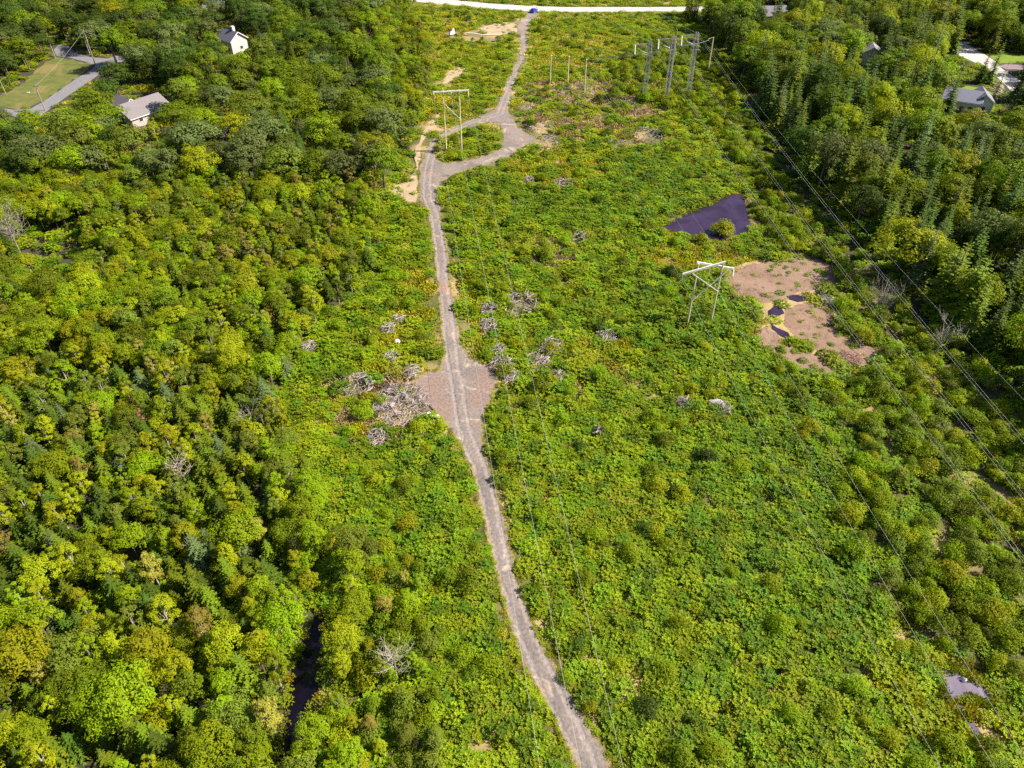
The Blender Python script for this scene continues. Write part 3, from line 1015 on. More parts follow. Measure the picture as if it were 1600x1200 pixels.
# bushes crowding the right edge of the track, the shore of the pond and the islet
for (u, v, s, t) in ((768, 655, .8, 'bright green'), (775, 690, .7, 'mid green'), (787, 722, .7, 'yellow-green'), (790, 760, .7, 'mid green'), (697, 330, .75, 'mid green'), (702, 312, .8, 'dark green'), (705, 360, .8, 'mid green'),
                     (712, 385, .7, 'olive green'), (870, 985, .75, 'bright green'), (884, 1060, .7, 'bright green'), (902, 1010, .85, 'dark green'), (925, 1110, .8, 'yellow-green'), (1126, 366, 2.1, 'yellow-green'), (1133, 364, 1.6, 'yellow-green'), (1122, 361, 1.3, 'olive green'),
                     (688, 246, .6, 'bright green'), (700, 236, .6, 'mid green'), (716, 244, .6, 'mid green'), (735, 222, .5, 'bright green'), (760, 214, .5, 'bright green'), (1010, 1110, 1.1, 'dark green'), (1330, 742, 1.1, 'mid green'),
                     (1050, 770, .9, 'dark green'), (1008, 830, .9, 'dark green'), (905, 700, .9, 'dark green'), (870, 640, .8, 'mid green'), (1090, 450, .9, 'dark green'), (1010, 455, 1.0, 'dark green'), (950, 440, .8, 'mid green')):
    g = G(u, v)
    PL.append(('shrub', 1, t, g.x, g.y, s, 1.1 if (u, v) == (1126, 364) else .95, random.uniform(0, 6)))
# big individual crowns that stand out in the photo
for (u, v, kd, t, s, zs) in ((1400, 430, 'broadleaf_tree', 'yellow-green', 2.1, .82), (1500, 500, 'spruce_tree', 'olive green', 2.2, 1), (1470, 480, 'spruce_tree', 'olive green', 2.3, 1), (385, 860, 'broadleaf_tree', 'bright green', 1.15, .8),
                             (215, 1120, 'broadleaf_tree', 'bright green', 1.35, .8), (1590, 560, 'broadleaf_tree', 'bright green', 1.5, .8), (1540, 420, 'broadleaf_tree', 'yellow-green', 1.6, 1), (60, 1050, 'broadleaf_tree', 'yellow-green', 1.3, .8)):
    g = G(u, v)
    PL.append((kd, 2 if kd[0] == 'b' else 0, t, g.x, g.y, s, zs, 1.0))

P = np.array([(p[3], p[4], p[5]) for p in PL])
ppx, ppy, pdp = proj(P[:, 0], P[:, 1])
tpx, tpy, _ = proj(P[:, 0], P[:, 1], P[:, 2] * 5)
seen = (tpx > 0) & (tpx < 1600) & (tpy > 0) & (tpy < 1200)
size_px = P[:, 2] / pdp * seen

LANDMARKS = [
    (480, 1070, 'dark stream'), (712, 600, 'wide gravel turnaround'), (630, 630, 'largest brush pile'), (735, 222, 'bushy island in the looped track'),
    (705, 160, 'two-pole frame on the track loop'), (222, 175, 'grey-roofed house in the wood'), (365, 65, 'white house with a chimney'), (75, 145, 'roadside lawn'),
    (888, 110, 'three bare poles'), (1045, 90, 'steel lattice masts'), (1105, 345, 'dark pond'), (1100, 450, 'cross-braced wooden frame'), (1215, 435, 'bare dirt patch by the wood'),
    (1330, 560, 'heap of split wood'), (1505, 1075, 'small grey pool'), (1545, 100, 'curving residential road'), (1503, 160, 'grey-roofed house by the road'), (1205, 22, 'dark-roofed house behind the trees'),
    (400, 670, 'grey bare dead tree'), (570, 240, 'pale leafless tree group'), (207, 620, 'rust-red dead spruce'), (25, 345, 'grey bushy dead tree'), (790, 475, 'brush piles beside the track'),
    (0, 1200, 'bottom left corner'), (0, 850, 'left edge halfway down'), (1600, 1200, 'bottom right corner'), (1600, 820, 'right edge below the wood'), (850, 1100, 'lower end of the gravel track'),
    (770, 800, 'straight lower stretch of track'), (1600, 400, 'right edge in the wood'), (0, 560, 'left edge beside the bare glade'), (230, 960, 'middle of the lower left wood'), (1150, 900, 'middle of the lower right field'),
    (250, 450, 'middle of the left wood'), (1400, 200, 'middle of the right wood'), (500, 100, 'wood left of the far clearing')]


def where(u, v):
    j = min(range(len(LANDMARKS)), key=lambda k: (LANDMARKS[k][0] - u) ** 2 + (LANDMARKS[k][1] - v) ** 2)
    lx, ly, ph = LANDMARKS[j]
    dx, dy = u - lx, v - ly
    side = ('right of' if dx > 0 else 'left of') if abs(dx) > abs(dy) else ('in front of' if dy > 0 else 'beyond')
    return side, ph, math.hypot(dx, dy)


def ordinal(n):
    w = ['nearest', 'second nearest', 'third nearest', 'fourth nearest', 'fifth nearest', 'sixth nearest', 'seventh nearest', 'eighth nearest', 'ninth nearest', 'tenth nearest']
    if n < len(w):
        return w[n]
    n += 1
    return f"{n}{'th' if 10 <= n % 100 <= 20 else {1: 'st', 2: 'nd', 3: 'rd'}.get(n % 10, 'th')} nearest"


NOUN = {'broadleaf_tree': 'leafy tree', 'birch_tree': 'slim birch', 'spruce_tree': 'pointed spruce', 'shrub': 'rounded bush'}
GROUPN = {'broadleaf_tree': 'round-crowned leafy trees in the woods', 'birch_tree': 'slim birches in the woods', 'spruce_tree': 'spruces in the woods', 'shrub': 'bushes in the open ground'}
CAT = {'broadleaf_tree': 'tree', 'birch_tree': 'tree', 'spruce_tree': 'tree', 'shrub': 'bush'}
src_col = bpy.data.collections.new('plant_sources')


def instancer(name, pts, rots, scs, ids, sources, label, cat=None):
    """one stuff object: a cloud of points that carries leafy copies"""
    me = bpy.data.meshes.new(name)
    me.from_pydata([tuple(p) for p in pts], [], [])
    a = me.attributes.new('rot', 'FLOAT_VECTOR', 'POINT')
    a.data.foreach_set('vector', np.asarray(rots, np.float32).ravel())
    a = me.attributes.new('sc', 'FLOAT_VECTOR', 'POINT')
    a.data.foreach_set('vector', np.asarray(scs, np.float32).ravel())
    a = me.attributes.new('pick', 'INT', 'POINT')
    a.data.foreach_set('value', np.asarray(ids, np.int32))
    col = bpy.data.collections.new(name + '_sources')
    for i, ob_me in enumerate(sources):
        so_ = bpy.data.objects.new(f'{name}_source_{i:03d}', ob_me)
        col.objects.link(so_)
    ng = bpy.data.node_groups.new(name, 'GeometryNodeTree')
    ng.interface.new_socket('Geometry', in_out='INPUT', socket_type='NodeSocketGeometry')
    ng.interface.new_socket('Geometry', in_out='OUTPUT', socket_type='NodeSocketGeometry')
    N_, L = ng.nodes, ng.links
    gi, go = N_.new('NodeGroupInput'), N_.new('NodeGroupOutput')
    iop, ci = N_.new('GeometryNodeInstanceOnPoints'), N_.new('GeometryNodeCollectionInfo')
    ci.inputs['Collection'].default_value = col
    ci.inputs['Separate Children'].default_value = True
    ci.inputs['Reset Children'].default_value = True
    L.new(gi.outputs[0], iop.inputs['Points'])
    L.new(ci.outputs[0], iop.inputs['Instance'])
    iop.inputs['Pick Instance'].default_value = True
    for nm, dt, sk in (('rot', 'FLOAT_VECTOR', 'Rotation'), ('sc', 'FLOAT_VECTOR', 'Scale'), ('pick', 'INT', 'Instance Index')):
        na = N_.new('GeometryNodeInputNamedAttribute')
        na.data_type = dt
        na.inputs[0].default_value = nm
        L.new(next(s for s in na.outputs if s.enabled and s.name == 'Attribute'), iop.inputs[sk])
    L.new(iop.outputs[0], go.inputs[0])
    o = bpy.data.objects.new(name, me)
    COL.objects.link(o)
    md = o.modifiers.new('scatter', 'NODES')
    md.node_group = ng
    return tag(o, label, cat, kind='stuff')


REST = {'broadleaf_tree': ('broadleaf_trees', 'smaller and farther leafy trees closing the wood canopy'), 'birch_tree': ('birch_trees', 'smaller and farther birches closing the wood canopy'),
        'spruce_tree': ('spruce_trees', 'smaller and farther spruces among the leafy woods'), 'shrub': ('shrubs', 'smaller and farther bushes over the open ground')}
for kd in KINDS:
    ids = [i for i, p in enumerate(PL) if p[0] == kd]
    ids.sort(key=lambda i: -size_px[i])
    ids_obj = [i for i in ids[:296] if size_px[i] > 0]
    rest = ids[len(ids_obj):]
    lab = {}
    for i in ids_obj:
        side, ph, d = where(tpx[i], tpy[i])
        lab.setdefault((PL[i][2], side, ph), []).append((d, i))
    labels = {}
    for (tn, side, ph), lst in lab.items():
        for r, (d, i) in enumerate(sorted(lst)):
            labels[i] = f'{tn} {NOUN[kd]} {side} the {ph}, {ordinal(r)}'
    proto = {}
    for i in ids_obj:
        _, va, tn, x, y, sc, zs, rz = PL[i]
        if kd == 'shrub':
            o = bpy.data.objects.new('shrub', CROWN[kd, va, tn])
        else:
            if (va, tn) in proto:
                a, b, c = proto[va, tn]
                o, tr, cr = a.copy(), b.copy(), c.copy()
            else:
                o = bpy.data.objects.new(kd, None)
                tr = bpy.data.objects.new('trunk', TRUNK[kd, va])
                cr = bpy.data.objects.new('crown', CROWN[kd, va, tn])
                proto[va, tn] = (o, tr, cr)
            tr.parent = o
            cr.parent = o
            COL.objects.link(tr)
            COL.objects.link(cr)
        COL.objects.link(o)
        o.location = (x, y, -.1)
        o.rotation_euler = (0, 0, rz)
        o.scale = (sc, sc, sc * zs)
        tag(o, labels[i], CAT[kd], GROUPN[kd])
    srcs, keyi = [], {}
    for va in range(len(KINDS[kd])):
        for tn in TONES[kd]:
            keyi[va, tn] = len(srcs)
            m = CROWN[kd, va, tn]
            if kd != 'shrub':        # trunk and crown in one source mesh
                tb = KINDS[kd][va][0]
                jb = MB()
                cb = KINDS[kd][va][1]
                jb.v = cb.v + tb.v
                jb.f = cb.f + [[k + cb.n for k in f] for f in tb.f]
                jb.m = cb.m + [1] * len(tb.f)
                m = jb.mesh(kd + '_source', [(SPR if kd == 'spruce_tree' else T)[tn], M_birch if kd == 'birch_tree' else M_bark])
            srcs.append(m)
    if rest:
        nm, lb = REST[kd]
        R_ = [PL[i] for i in rest]
        instancer(nm, [(p[3], p[4], -.1) for p in R_], [(0, 0, p[7]) for p in R_], [(p[5], p[5], p[5] * p[6]) for p in R_], [keyi[p[1], p[2]] for p in R_], srcs, lb)
    print(kd, len(ids_obj), len(rest))

# ------------------------------------------------------------------ undergrowth: one mass nobody could count
UM = []
UK = []
for t, mt in enumerate(U):
    for v in range(4):
        if t in (3, 6):
            b = patch_mesh(1.1, 300 + v, 46, .55, .20, .45, .7) if v < 2 else grass_mesh(1.1, 320 + v, 150, .65)
        elif t in (4, 5):
            b = grass_mesh(1.1, 340 + v, 120, .45, .05)
        else:
            b = patch_mesh(1.15, 360 + v, 60, 1.15 if t == 2 else 1.0, .27 if t else .22, .55, .45)
        UM.append(b.mesh('undergrowth_source', mt))
        UK.append((t, v))
pts, rots, scs, pid = [], [], [], []
rs = random.Random(55)


rsn = np.random.default_rng(9)


def under(spacing, cond, scale, seed):
    x, y = grid_points(spacing, -260, 260, 20, 470, .5, seed)
    px, py, dp = proj(x, y)
    ok = in_view(px, py, dp, 90, -20, 1300) & cond(px, py, x, y) & ~cleared(px, py, metres=(.78 * scale, dp))
    dirt = np.zeros(px.shape, bool)
    for q in DIRTS + [s[0] for s in SANDS]:
        dirt |= inside(q, px, py)
    ok |= dirt & (noise(x, y, 3, 11) > .60) & (rsn.random(px.shape) < .8)
    ok &= ~dirt | (noise(x, y, 3, 11) > np.where(inside(SANDS[2][0], px, py), .5, .60))
    wood = inside(LEFT_WOOD, px, py) | inside(RIGHT_WOOD, px, py)
    ok &= ~wood | (noise(x, y, 5, 12) > .55)
    ok &= noise(x, y, 3.1, 20) > .19
    shade = inside(SHADE, px, py) & ~wood
    ok &= ~shade | (noise(x, y, 5, 19) > .60)
    scrub = inside(RIGHT_SCRUB, px, py) & ~wood
    ok &= ~scrub | (noise(x, y, 6, 17) > .46)
    for (pu, pv, pr, pn, _l) in PILES:
        if pv < 170 and pr >= 22:
            continue
        ok &= np.hypot((px - pu) / max(pr, 1), (py - pv) / max(pr * .7, 1)) > .85
    n1, n2, n3, n4 = noise(x, y, 30, 13), noise(x, y, 9, 14), noise(x, y, 21, 15), noise(x, y, 5, 16)
    yel = np.clip((320 - py) / 260, 0, 1)
    brown = np.zeros(px.shape)
    for cx, cy, rx, ry in ((915, 145, 105, 26), (975, 165, 85, 22), (880, 190, 100, 24), (840, 395, 60, 25), (1475, 870, 45, 40), (1500, 960, 40, 30), (1180, 445, 60, 30), (600, 668, 80, 30), (560, 600, 60, 20),
                           (860, 222, 60, 16), (1010, 215, 60, 14), (1000, 130, 40, 20)):
        brown = np.maximum(brown, 1.25 - np.hypot((px - cx) / rx, (py - cy) / ry))
    gold = np.zeros(px.shape)
    for cx, cy, rx, ry in ((890, 80, 110, 32), (700, 60, 50, 50), (700, 170, 40, 50), (1090, 400, 90, 35), (730, 520, 30, 90), (645, 500, 60, 90), (560, 640, 110, 50), (620, 590, 60, 40), (870, 260, 90, 40), (1240, 500, 70, 50),
                           (1440, 1050, 90, 60), (1500, 1130, 90, 70), (930, 560, 80, 50), (860, 1080, 30, 60), (790, 850, 20, 200)):
        gold = np.maximum(gold, 1.15 - np.hypot((px - cx) / rx, (py - cy) / ry))
    lush = np.zeros(px.shape)
    for cx, cy, rx, ry in ((960, 300, 170, 45), (660, 780, 90, 110), (1250, 800, 150, 200), (1100, 520, 130, 70)):
        lush = np.maximum(lush, 1.2 - np.hypot((px - cx) / rx, (py - cy) / ry))
    for k in np.nonzero(ok)[0]:
        r = rs.random()
        if brown[k] > 0 and r < .75 * min(1, brown[k] * 2.2) * (.4 + n4[k]):
            t = 5 if rs.random() < .6 else 4
        elif gold[k] > 0 and r < .80 * min(1, gold[k] * 2):
            t = pick(rs, {3: 5, 4: .9, 6: 2.2, 0: 2.2})
        elif lush[k] > 0 and r < .8:
            t = pick(rs, {2: 3, 1: 4, 0: .8})
        else:
            t = pick(rs, {0: 1.5 + 3.6 * n1[k] + 4 * yel[k], 1: (1.0 + 5 * (1 - n3[k])) * (1 - .5 * yel[k]), 2: .4 + 1.6 * (1 - n2[k]), 3: .05 + 7 * yel[k] * n2[k], 6: 1.0 + 1.5 * n4[k], 4: .10 + .8 * yel[k] * n4[k], 5: .9 * yel[k] * (n3[k] > .62)})
        s = scale * rs.uniform(.75, 1.3) * (rs.uniform(.25, .6) if dirt[k] else 1)
        pts.append((x[k], y[k], -.32 if not wood[k] else -.2))
        rots.append((rs.uniform(-.12, .12), rs.uniform(-.12, .12), rs.uniform(0, 6.28)))
        scs.append((s, s, s * (.45 + .8 * float(n2[k])) * (1 - .35 * float(yel[k])) + .25))
        pid.append(t * 4 + rs.randrange(4))


under(1.15, lambda px, py, x, y: (py > 620), 1.0, 201)
under(1.45, lambda px, py, x, y: (py <= 620) & (py > 240), 1.25, 202)
under(1.7, lambda px, py, x, y: (py <= 240), 1.4, 203)
for ring, off, dens in ((POND, 1.03, 5), (GREYPOOL, 1.1, 6), (STREAM, 1.0, 14), (PATH_OUT, 1.0, 3.5), (PATH_ISLE, 1.02, 4)):
    cx, cy = sum(p[0] for p in ring) / len(ring), sum(p[1] for p in ring) / len(ring)
    for (u, v) in densify(ring, dens, 3):
        g = G(cx + (u - cx) * off, cy + (v - cy) * off)
        s = rs.uniform(.18, .42) if ring is PATH_OUT or ring is PATH_ISLE else rs.uniform(.35, .8)
        pts.append((g.x, g.y, -.1))
        rots.append((0, 0, rs.uniform(0, 6.28)))
        scs.append((s, s, s * 1.2))
        pid.append(rs.choice((24, 26, 27, 2, 0, 14)))
print('undergrowth', len(pts))
instancer('undergrowth', pts, rots, scs, pid, UM, 'low ferns, brambles, goldenrod and grass covering the open ground')

# ------------------------------------------------------------------ dead trees


def bare_tree(name, u, v, h, r, seed, label, mat=M_dead, nb=26, twigs=True):
    g = G(u, v)
    rd = random.Random(seed)
    e = empty(name, (g.x, g.y, 0))
    t = MB()
    t.tube([(0, 0, -.5), (.1, 0, h * .5), (.2, .1, h)], [h * .022, h * .014, h * .004], 7)
    t.build('trunk', mat, e)
    b = MB()
    for k in range(nb):
        z = h * rd.uniform(.25, .9)
        a = rd.uniform(0, 6.28)
        l = r * rd.uniform(.6, 1.1)
        p = Vector((0, 0, z))
        d = Vector((math.cos(a), math.sin(a), rd.uniform(.3, 1.0))).normalized()
        mpt = p + d * l * .5
        q = p + d * l + Vector((0, 0, l * .15))
        b.tube([p, mpt, q], [h * .006, h * .0045, h * .002], 4, cap=False)
        if twigs:
            for j in range(5):
                o_ = mpt.lerp(q, rd.random())
                w = o_ + Vector((rd.uniform(-1, 1), rd.uniform(-1, 1), rd.uniform(0, 1))) * l * .4
                b.tube([o_, w], [h * .0035, h * .0015], 3, cap=False)
    b.build('branches', mat, e)
    return tag(e, label, 'tree', 'dead trees')


bare_tree('dead_tree', 400, 684, 5.0, 2.6, 1, 'grey leafless dead tree standing low among dark spruces', nb=40)
bare_tree('dead_tree', 30, 392, 8, 4.6, 2, 'wide pale-grey dead tree beside the shaded glade on the left', nb=46)
bare_tree('dead_tree', 572, 282, 9, 2.6, 3, 'tall pale leafless tree at the wood edge left of the sandy verge', nb=30)
bare_tree('dead_tree', 586, 276, 8, 2.2, 4, 'thinner leafless tree just right of the tall pale one', nb=24)
bare_tree('dead_tree', 362, 250, 9, 2.0, 5, 'thin bare trunk in a gap beyond the left wood', nb=16)
bare_tree('dead_tree', 290, 758, 6.0, 2.0, 6, 'tan bare-branched tree in the lower left spruces', nb=34, mat=M_deadtwig)
bare_tree('dead_tree', 1458, 560, 9, 3.2, 7, 'grey leaning bare tree in shade at the right wood edge', nb=20)
bare_tree('dead_tree', 1370, 485, 4, 4.0, 8, 'low tangle of grey dead branches in the shade by the right wood', nb=50)
bare_tree('dead_tree', 620, 1060, 6, 2.4, 9, 'brownish bare-topped tree in the thicket right of the stream', nb=34, mat=M_deadtwig)
tr_, cr_ = spruce(7.0, 1.1, 77, 14, .35)
for u, v, s, lab in ((220, 660, .85, 'rust-red dead spruce in the lower left wood'), (290, 632, .6, 'small rust-red dead spruce right of the larger one'), (430, 205, 1.3, 'grey-brown dead spruce in the far left wood'),
                     (545, 262, .9, 'short rust-brown dead spruce beside the pale leafless trees'), (1555, 150, 1.5, 'grey-brown dead spruce between road and trees at right')):
    g = G(u, v)
    e = empty('dead_spruce', (g.x, g.y, 0), rs.uniform(0, 6))
    e.scale = (s, s, s)
    tr_.build('trunk', M_dead, e)
    cr_.build('crown', M_deadred if 'rust' in lab else M_deadtwig, e)
    tag(e, lab, 'tree', 'dead spruces')

# ------------------------------------------------------------------ brush piles, logs, stumps, rocks


def brush(u, v, rpx, n, label, seed, hh=.7, mat=M_slash, name='brush_pile', big=1.0, cat='brush pile', group='slash piles left from clearing'):
    g = G(u, v)
    dp = proj(g.x, g.y)[2]
    R = rpx * dp / FPX
    rd = random.Random(seed)
    b = MB()
    for k in range(n):
        a, q = rd.uniform(0, 6.28), R * math.sqrt(rd.random())
        z = hh * rd.uniform(.1, 1) * (1 - .6 * (q / R) ** 2) + .15
        l = rd.uniform(.5, 1.7) * big
        t = rd.uniform(0, 6.28)
        el = rd.uniform(-.35, .45)
        c = Vector((math.cos(a) * q, math.sin(a) * q * 1.2, z))
        d = Vector((math.cos(t) * math.cos(el), math.sin(t) * math.cos(el), math.sin(el))) * l / 2
        w = rd.choice((.02, .03, .04, .05, .08)) * big
        m_ = Vector((rd.uniform(-.1, .1), rd.uniform(-.1, .1), rd.uniform(-.05, .15))) * l
        b.tube([c - d, c + m_, c + d], [w, w * .9, w * .5], 4, cap=True)
    e = empty(name, (g.x, g.y, 0))
    st = b.build('sticks', mat, e)
    st['kind'] = 'stuff'
    return tag(e, label, cat, group)


def stump_parts(e, spots, rd):
    for (x, y, s) in spots:
        b = MB()
        a = rd.uniform(0, 6.28)
        d = Vector((math.cos(a), math.sin(a), .25)).normalized()
        c = Vector((x, y, .35 * s))
        b.tube([c - d * .5 * s, c, c + d * .5 * s], [.42 * s, .33 * s, .30 * s], 9)
        for k in range(9):
            t = rd.uniform(0, 6.28)
            n = (d.orthogonal().normalized() * math.cos(t) + d.cross(d.orthogonal().normalized()) * math.sin(t))
            p = c - d * .45 * s
            b.tube([p, p + n * .45 * s - d * .1, p + n * .95 * s - d * rd.uniform(0, .4) + Vector((0, 0, rd.uniform(-.1, .3)))], [.12 * s, .08 * s, .03 * s], 4)
        b.build('stump', M_dead, e)


e = brush(628, 632, 44, 800, 'largest pile of grey stumps and branches left of the gravel turnaround', 1, .75, big=.85)
stump_parts(e, [(-3.2, 1.2, 1.3), (-1.6, -.8, 1.1), (.4, 1.6, 1.3), (1.8, .2, 1.0), (-.4, -2.4, 1.1), (2.9, 1.2, .9), (-2.6, 3.0, 1.0)], random.Random(3))
for k, (u, v, r, n, lab) in enumerate(PILES):
    if n:
        brush(u, v, r * 1.1, int(n * 1.6), lab, 10 + k, 1.25)
brush(1330, 561, 17, 130, 'brown heap of split wood at the lower end of the dirt patch', 90, 1.0, rough_mat('reddish_wood', (.30, .16, .13), (.42, .26, .22), 3), 'wood_heap', .9, 'wood heap', None)


def log(u0, v0, u1, v1, r, label, mat=M_dead):
    a, b = G(u0, v0), G(u1, v1)
    c = (a + b) / 2
    m = MB().tube([a - c + Vector((0, 0, r)), Vector((0, 0, r * 1.4)), b - c + Vector((0, 0, r))], [r, r * .9, r * .7], 8)
    return tag(m.build('log', mat, None, loc=(c.x, c.y, .05)), label, 'log', 'fallen logs')


log(729, 54, 752, 56, .35, 'thick pale log lying at the far clearing below the road', M_arm)
log(754, 56, 784, 55, .22, 'long thin pale pole lying right of the thick log', M_arm)
log(727, 29, 742, 39, .25, 'dark log lying slantwise in the far clearing', M_bark)
log(668, 632, 678, 642, .12, 'short brown stick on the gravel beside the largest pile', M_bark)
log(684, 661, 693, 669, .14, 'short log at the left edge of track below the turnaround', M_deadtwig)
log(1148, 370, 1134, 376, .14, 'bleached stick at the near shore of the pond')


def rock(u, v, sx, sy, sz, label, mat, seed, name='rock', tilt=0.0):
    rd = random.Random(seed)
    g = G(u, v)
    import bmesh
    bm = bmesh.new()
    bmesh.ops.create_icosphere(bm, subdivisions=2, radius=1)
    for w in bm.verts:
        k = 1 + .22 * math.sin(w.co.x * 3.1 + seed) * math.cos(w.co.y * 2.7 - seed) + rd.uniform(-.08, .08)
        w.co = Vector((w.co.x * sx * k, w.co.y * sy * k, max(-.3, w.co.z * sz * k)))
    me = bpy.data.meshes.new(name)
    bm.to_mesh(me)
    bm.free()
    me.materials.append(mat)
    o = bpy.data.objects.new(name, me)
    COL.objects.link(o)
    o.location = (g.x, g.y, .1)
    o.rotation_euler.z = tilt
    return tag(o, label, 'rock', 'rocks')


M_rock = rough_mat('grey_rock', (.34, .30, .31), (.46, .42, .42), 2, .9, bump=.05)
M_rockw = rough_mat('white_rock', (.80, .72, .74), (.64, .56, .58), 1.5, .8, bump=.05)
rock(1120, 630, 1.5, .9, .5, 'flat grey rock half sunk in the green field', M_rock, 4, tilt=-.6)
rock(671, 650, .6, .6, .5, 'pale rounded stone on the grass by the turnaround, left of a smaller one', M_rockw, 5)
rock(683, 652, .45, .4, .4, 'smaller pale stone at the turnaround edge', M_rockw, 6)
rock(621, 535, .6, .5, .5, 'white stone alone in grass left of the track', M_rockw, 8)
rock(1506, 1064, .25, .2, .45, 'tiny white stone standing at the grey pool', M_rockw, 9)
rock(614, 53, .9, .6, 1.3, 'white upright stone at the edge of the far left wood', M_rockw, 10)
# torn white tarpaulin sheet at the far clearing
g = G(707, 55)
b = MB()
prof = [(-1.6, 0, .1), (-.6, .3, 1.9), (.1, 0, 1.3), (.9, .3, 3.0), (1.5, 0, 2.6), (1.6, -.3, .1)]
prof = [(x * .8, y, z * .7) for x, y, z in prof]
b.add([(x, y, z) for x, y, z in prof] + [(x, y + .9, z * .6) for x, y, z in prof], [[0, 1, 7, 6], [1, 2, 8, 7], [2, 3, 9, 8], [3, 4, 10, 9], [4, 5, 11, 10], [0, 5, 4, 3, 2, 1], [6, 7, 8, 9, 10, 11], [0, 6, 11, 5]])
tag(b.build('tarpaulin', flat('white_tarp', (.78, .66, .72), .6), loc=(g.x, g.y, .3), rz=.9), 'crumpled white tarpaulin in yellow weeds at the far clearing', 'tarpaulin')

# ------------------------------------------------------------------ poles, towers, cables


def pole_part(e, p, h, r0=.20, r1=.14, mat=M_pole, name='pole'):
    return MB().tube([(p[0], p[1], -.5), (p[0], p[1], h)], [r0, r1], 8).build(name, mat, e)


def insul(e, p, q, r=.10, name='insulator'):
    """string of discs from p to q"""
    p, q = Vector(p), Vector(q)
    L = (q - p).length
    d = (q - p).normalized()
    n = max(4, int(L / .15))
    pts, rs_ = [], []
    for k in range(n):
        t = k / n
        pts += [p + d * L * t, p + d * L * (t + .5 / n)]
        rs_ += [r, r * .35]
    return MB().tube(pts, rs_, 8).build(name, M_ins, e)


# two-pole frame over the looped track
b0, b1 = G(697.5, 236), G(721.5, 234.5)
h0 = top_height(b0, 141)
cA = (b0 + b1) / 2
fa = empty('wooden_power_frame', (cA.x, cA.y, 0))
lp0, lp1 = b0 - cA, b1 - cA
pole_part(fa, lp0, h0 + .5)
pole_part(fa, lp1, h0)
ux = (lp1 - lp0).normalized()
za = h0 - .35
armL, armR = -ux * 4.7 + Vector((0, 0, za)), ux * 4.7 + Vector((0, 0, za))
for k, s in enumerate((-1, 1)):
    off = Vector((-ux.y, ux.x, 0)) * .22 * s
    MB().beam(armL + off, armR + off, .14, .24).build('crossarm', M_arm, fa)
MB().beam(lp0 + Vector((0, 0, h0 - 3.2)) + Vector((0, -.2, 0)), lp1 + Vector((0, -.2, h0 - 7.6)), .12, .14).build('brace', M_arm, fa)
MB().beam(lp1 + Vector((0, .2, h0 - 3.2)), lp0 + Vector((0, .2, h0 - 7.6)), .10, .12).build('brace', M_pole, fa)
A_att = []
for t in (-1, 0, 1):
    p = ux * 4.5 * t + Vector((0, 0, za - .15))
    insul(fa, p, p - Vector((0, 0, 1.5)))
    A_att.append(cA + p - Vector((0, 0, 1.5)))
tag(fa, 'two-pole wooden power line frame standing on the bushy island of the looped track', 'power pole')

# cross-braced wishbone frame in the field
b0, b1 = G(1074, 506), G(1110.5, 503)
h0 = top_height(b0, 412)
cB = (b0 + b1) / 2
fb = empty('wooden_power_frame', (cB.x, cB.y, 0))
lp0, lp1 = b0 - cB, b1 - cB
pole_part(fb, lp0, h0)
pole_part(fb, lp1, h0)
ux = (lp1 - lp0).normalized()
nn = Vector((-ux.y, ux.x, 0))
hw = (lp1 - lp0).length / 2
low = h0 - 1.8
def at(s, z, k): return ux * s + nn * .2 * k + Vector((0, 0, z))
MB().beam(at(-hw - 2.7, low, -1), at(hw + .3, h0 + .1, -1), .22, .34).build('crossarm', M_arm, fb)
MB().beam(at(hw + 2.4, low, 1.4), at(-hw - .3, h0 + .1, 1.4), .24, .38).build('crossarm', M_arm, fb)
MB().beam(at(-3.3, low + .1, -1.9), at(hw, h0 - 6.0, -1.9), .12, .14).build('brace', M_arm, fb)
MB().beam(at(3.3, low + .1, -1.1), at(-hw, h0 - 7.6, -1.1), .14, .16).build('brace', M_arm, fb)
B_att = []
for t, z in ((-hw - 2.6, low - .1), (0, h0 - .9), (hw + 2.3, low - .1)):
    insul(fb, at(t, z, 0), at(t, z - 1.3, 0), .11)
    B_att.append(cB + at(t, z - 1.3, 0))
tag(fb, 'cross-braced two-pole wooden frame with crossed arms standing in the open field', 'power pole')

# three bare poles
C_att = []
for k, (u, v, vt, lab) in enumerate(((859.5, 132, 86, 'leftmost of the three bare wooden poles'), (886.5, 137, 88, 'middle one of the three bare wooden poles'), (913, 146, 92, 'rightmost of the three bare wooden poles'))):
    g = G(u, v)
    h = top_height(g, vt)
    e = empty('wooden_pole', (g.x, g.y, 0))
    pole_part(e, (0, 0), h, .22, .15)
    insul(e, (.0, 0, h - .1), (.5, 0, h - .3), .1)
    C_att.append(Vector((g.x + .5, g.y, h - .3)))
    tag(e, lab + ' standing in cut brush', 'power pole', 'three bare poles')

# steel lattice masts
M_att = []


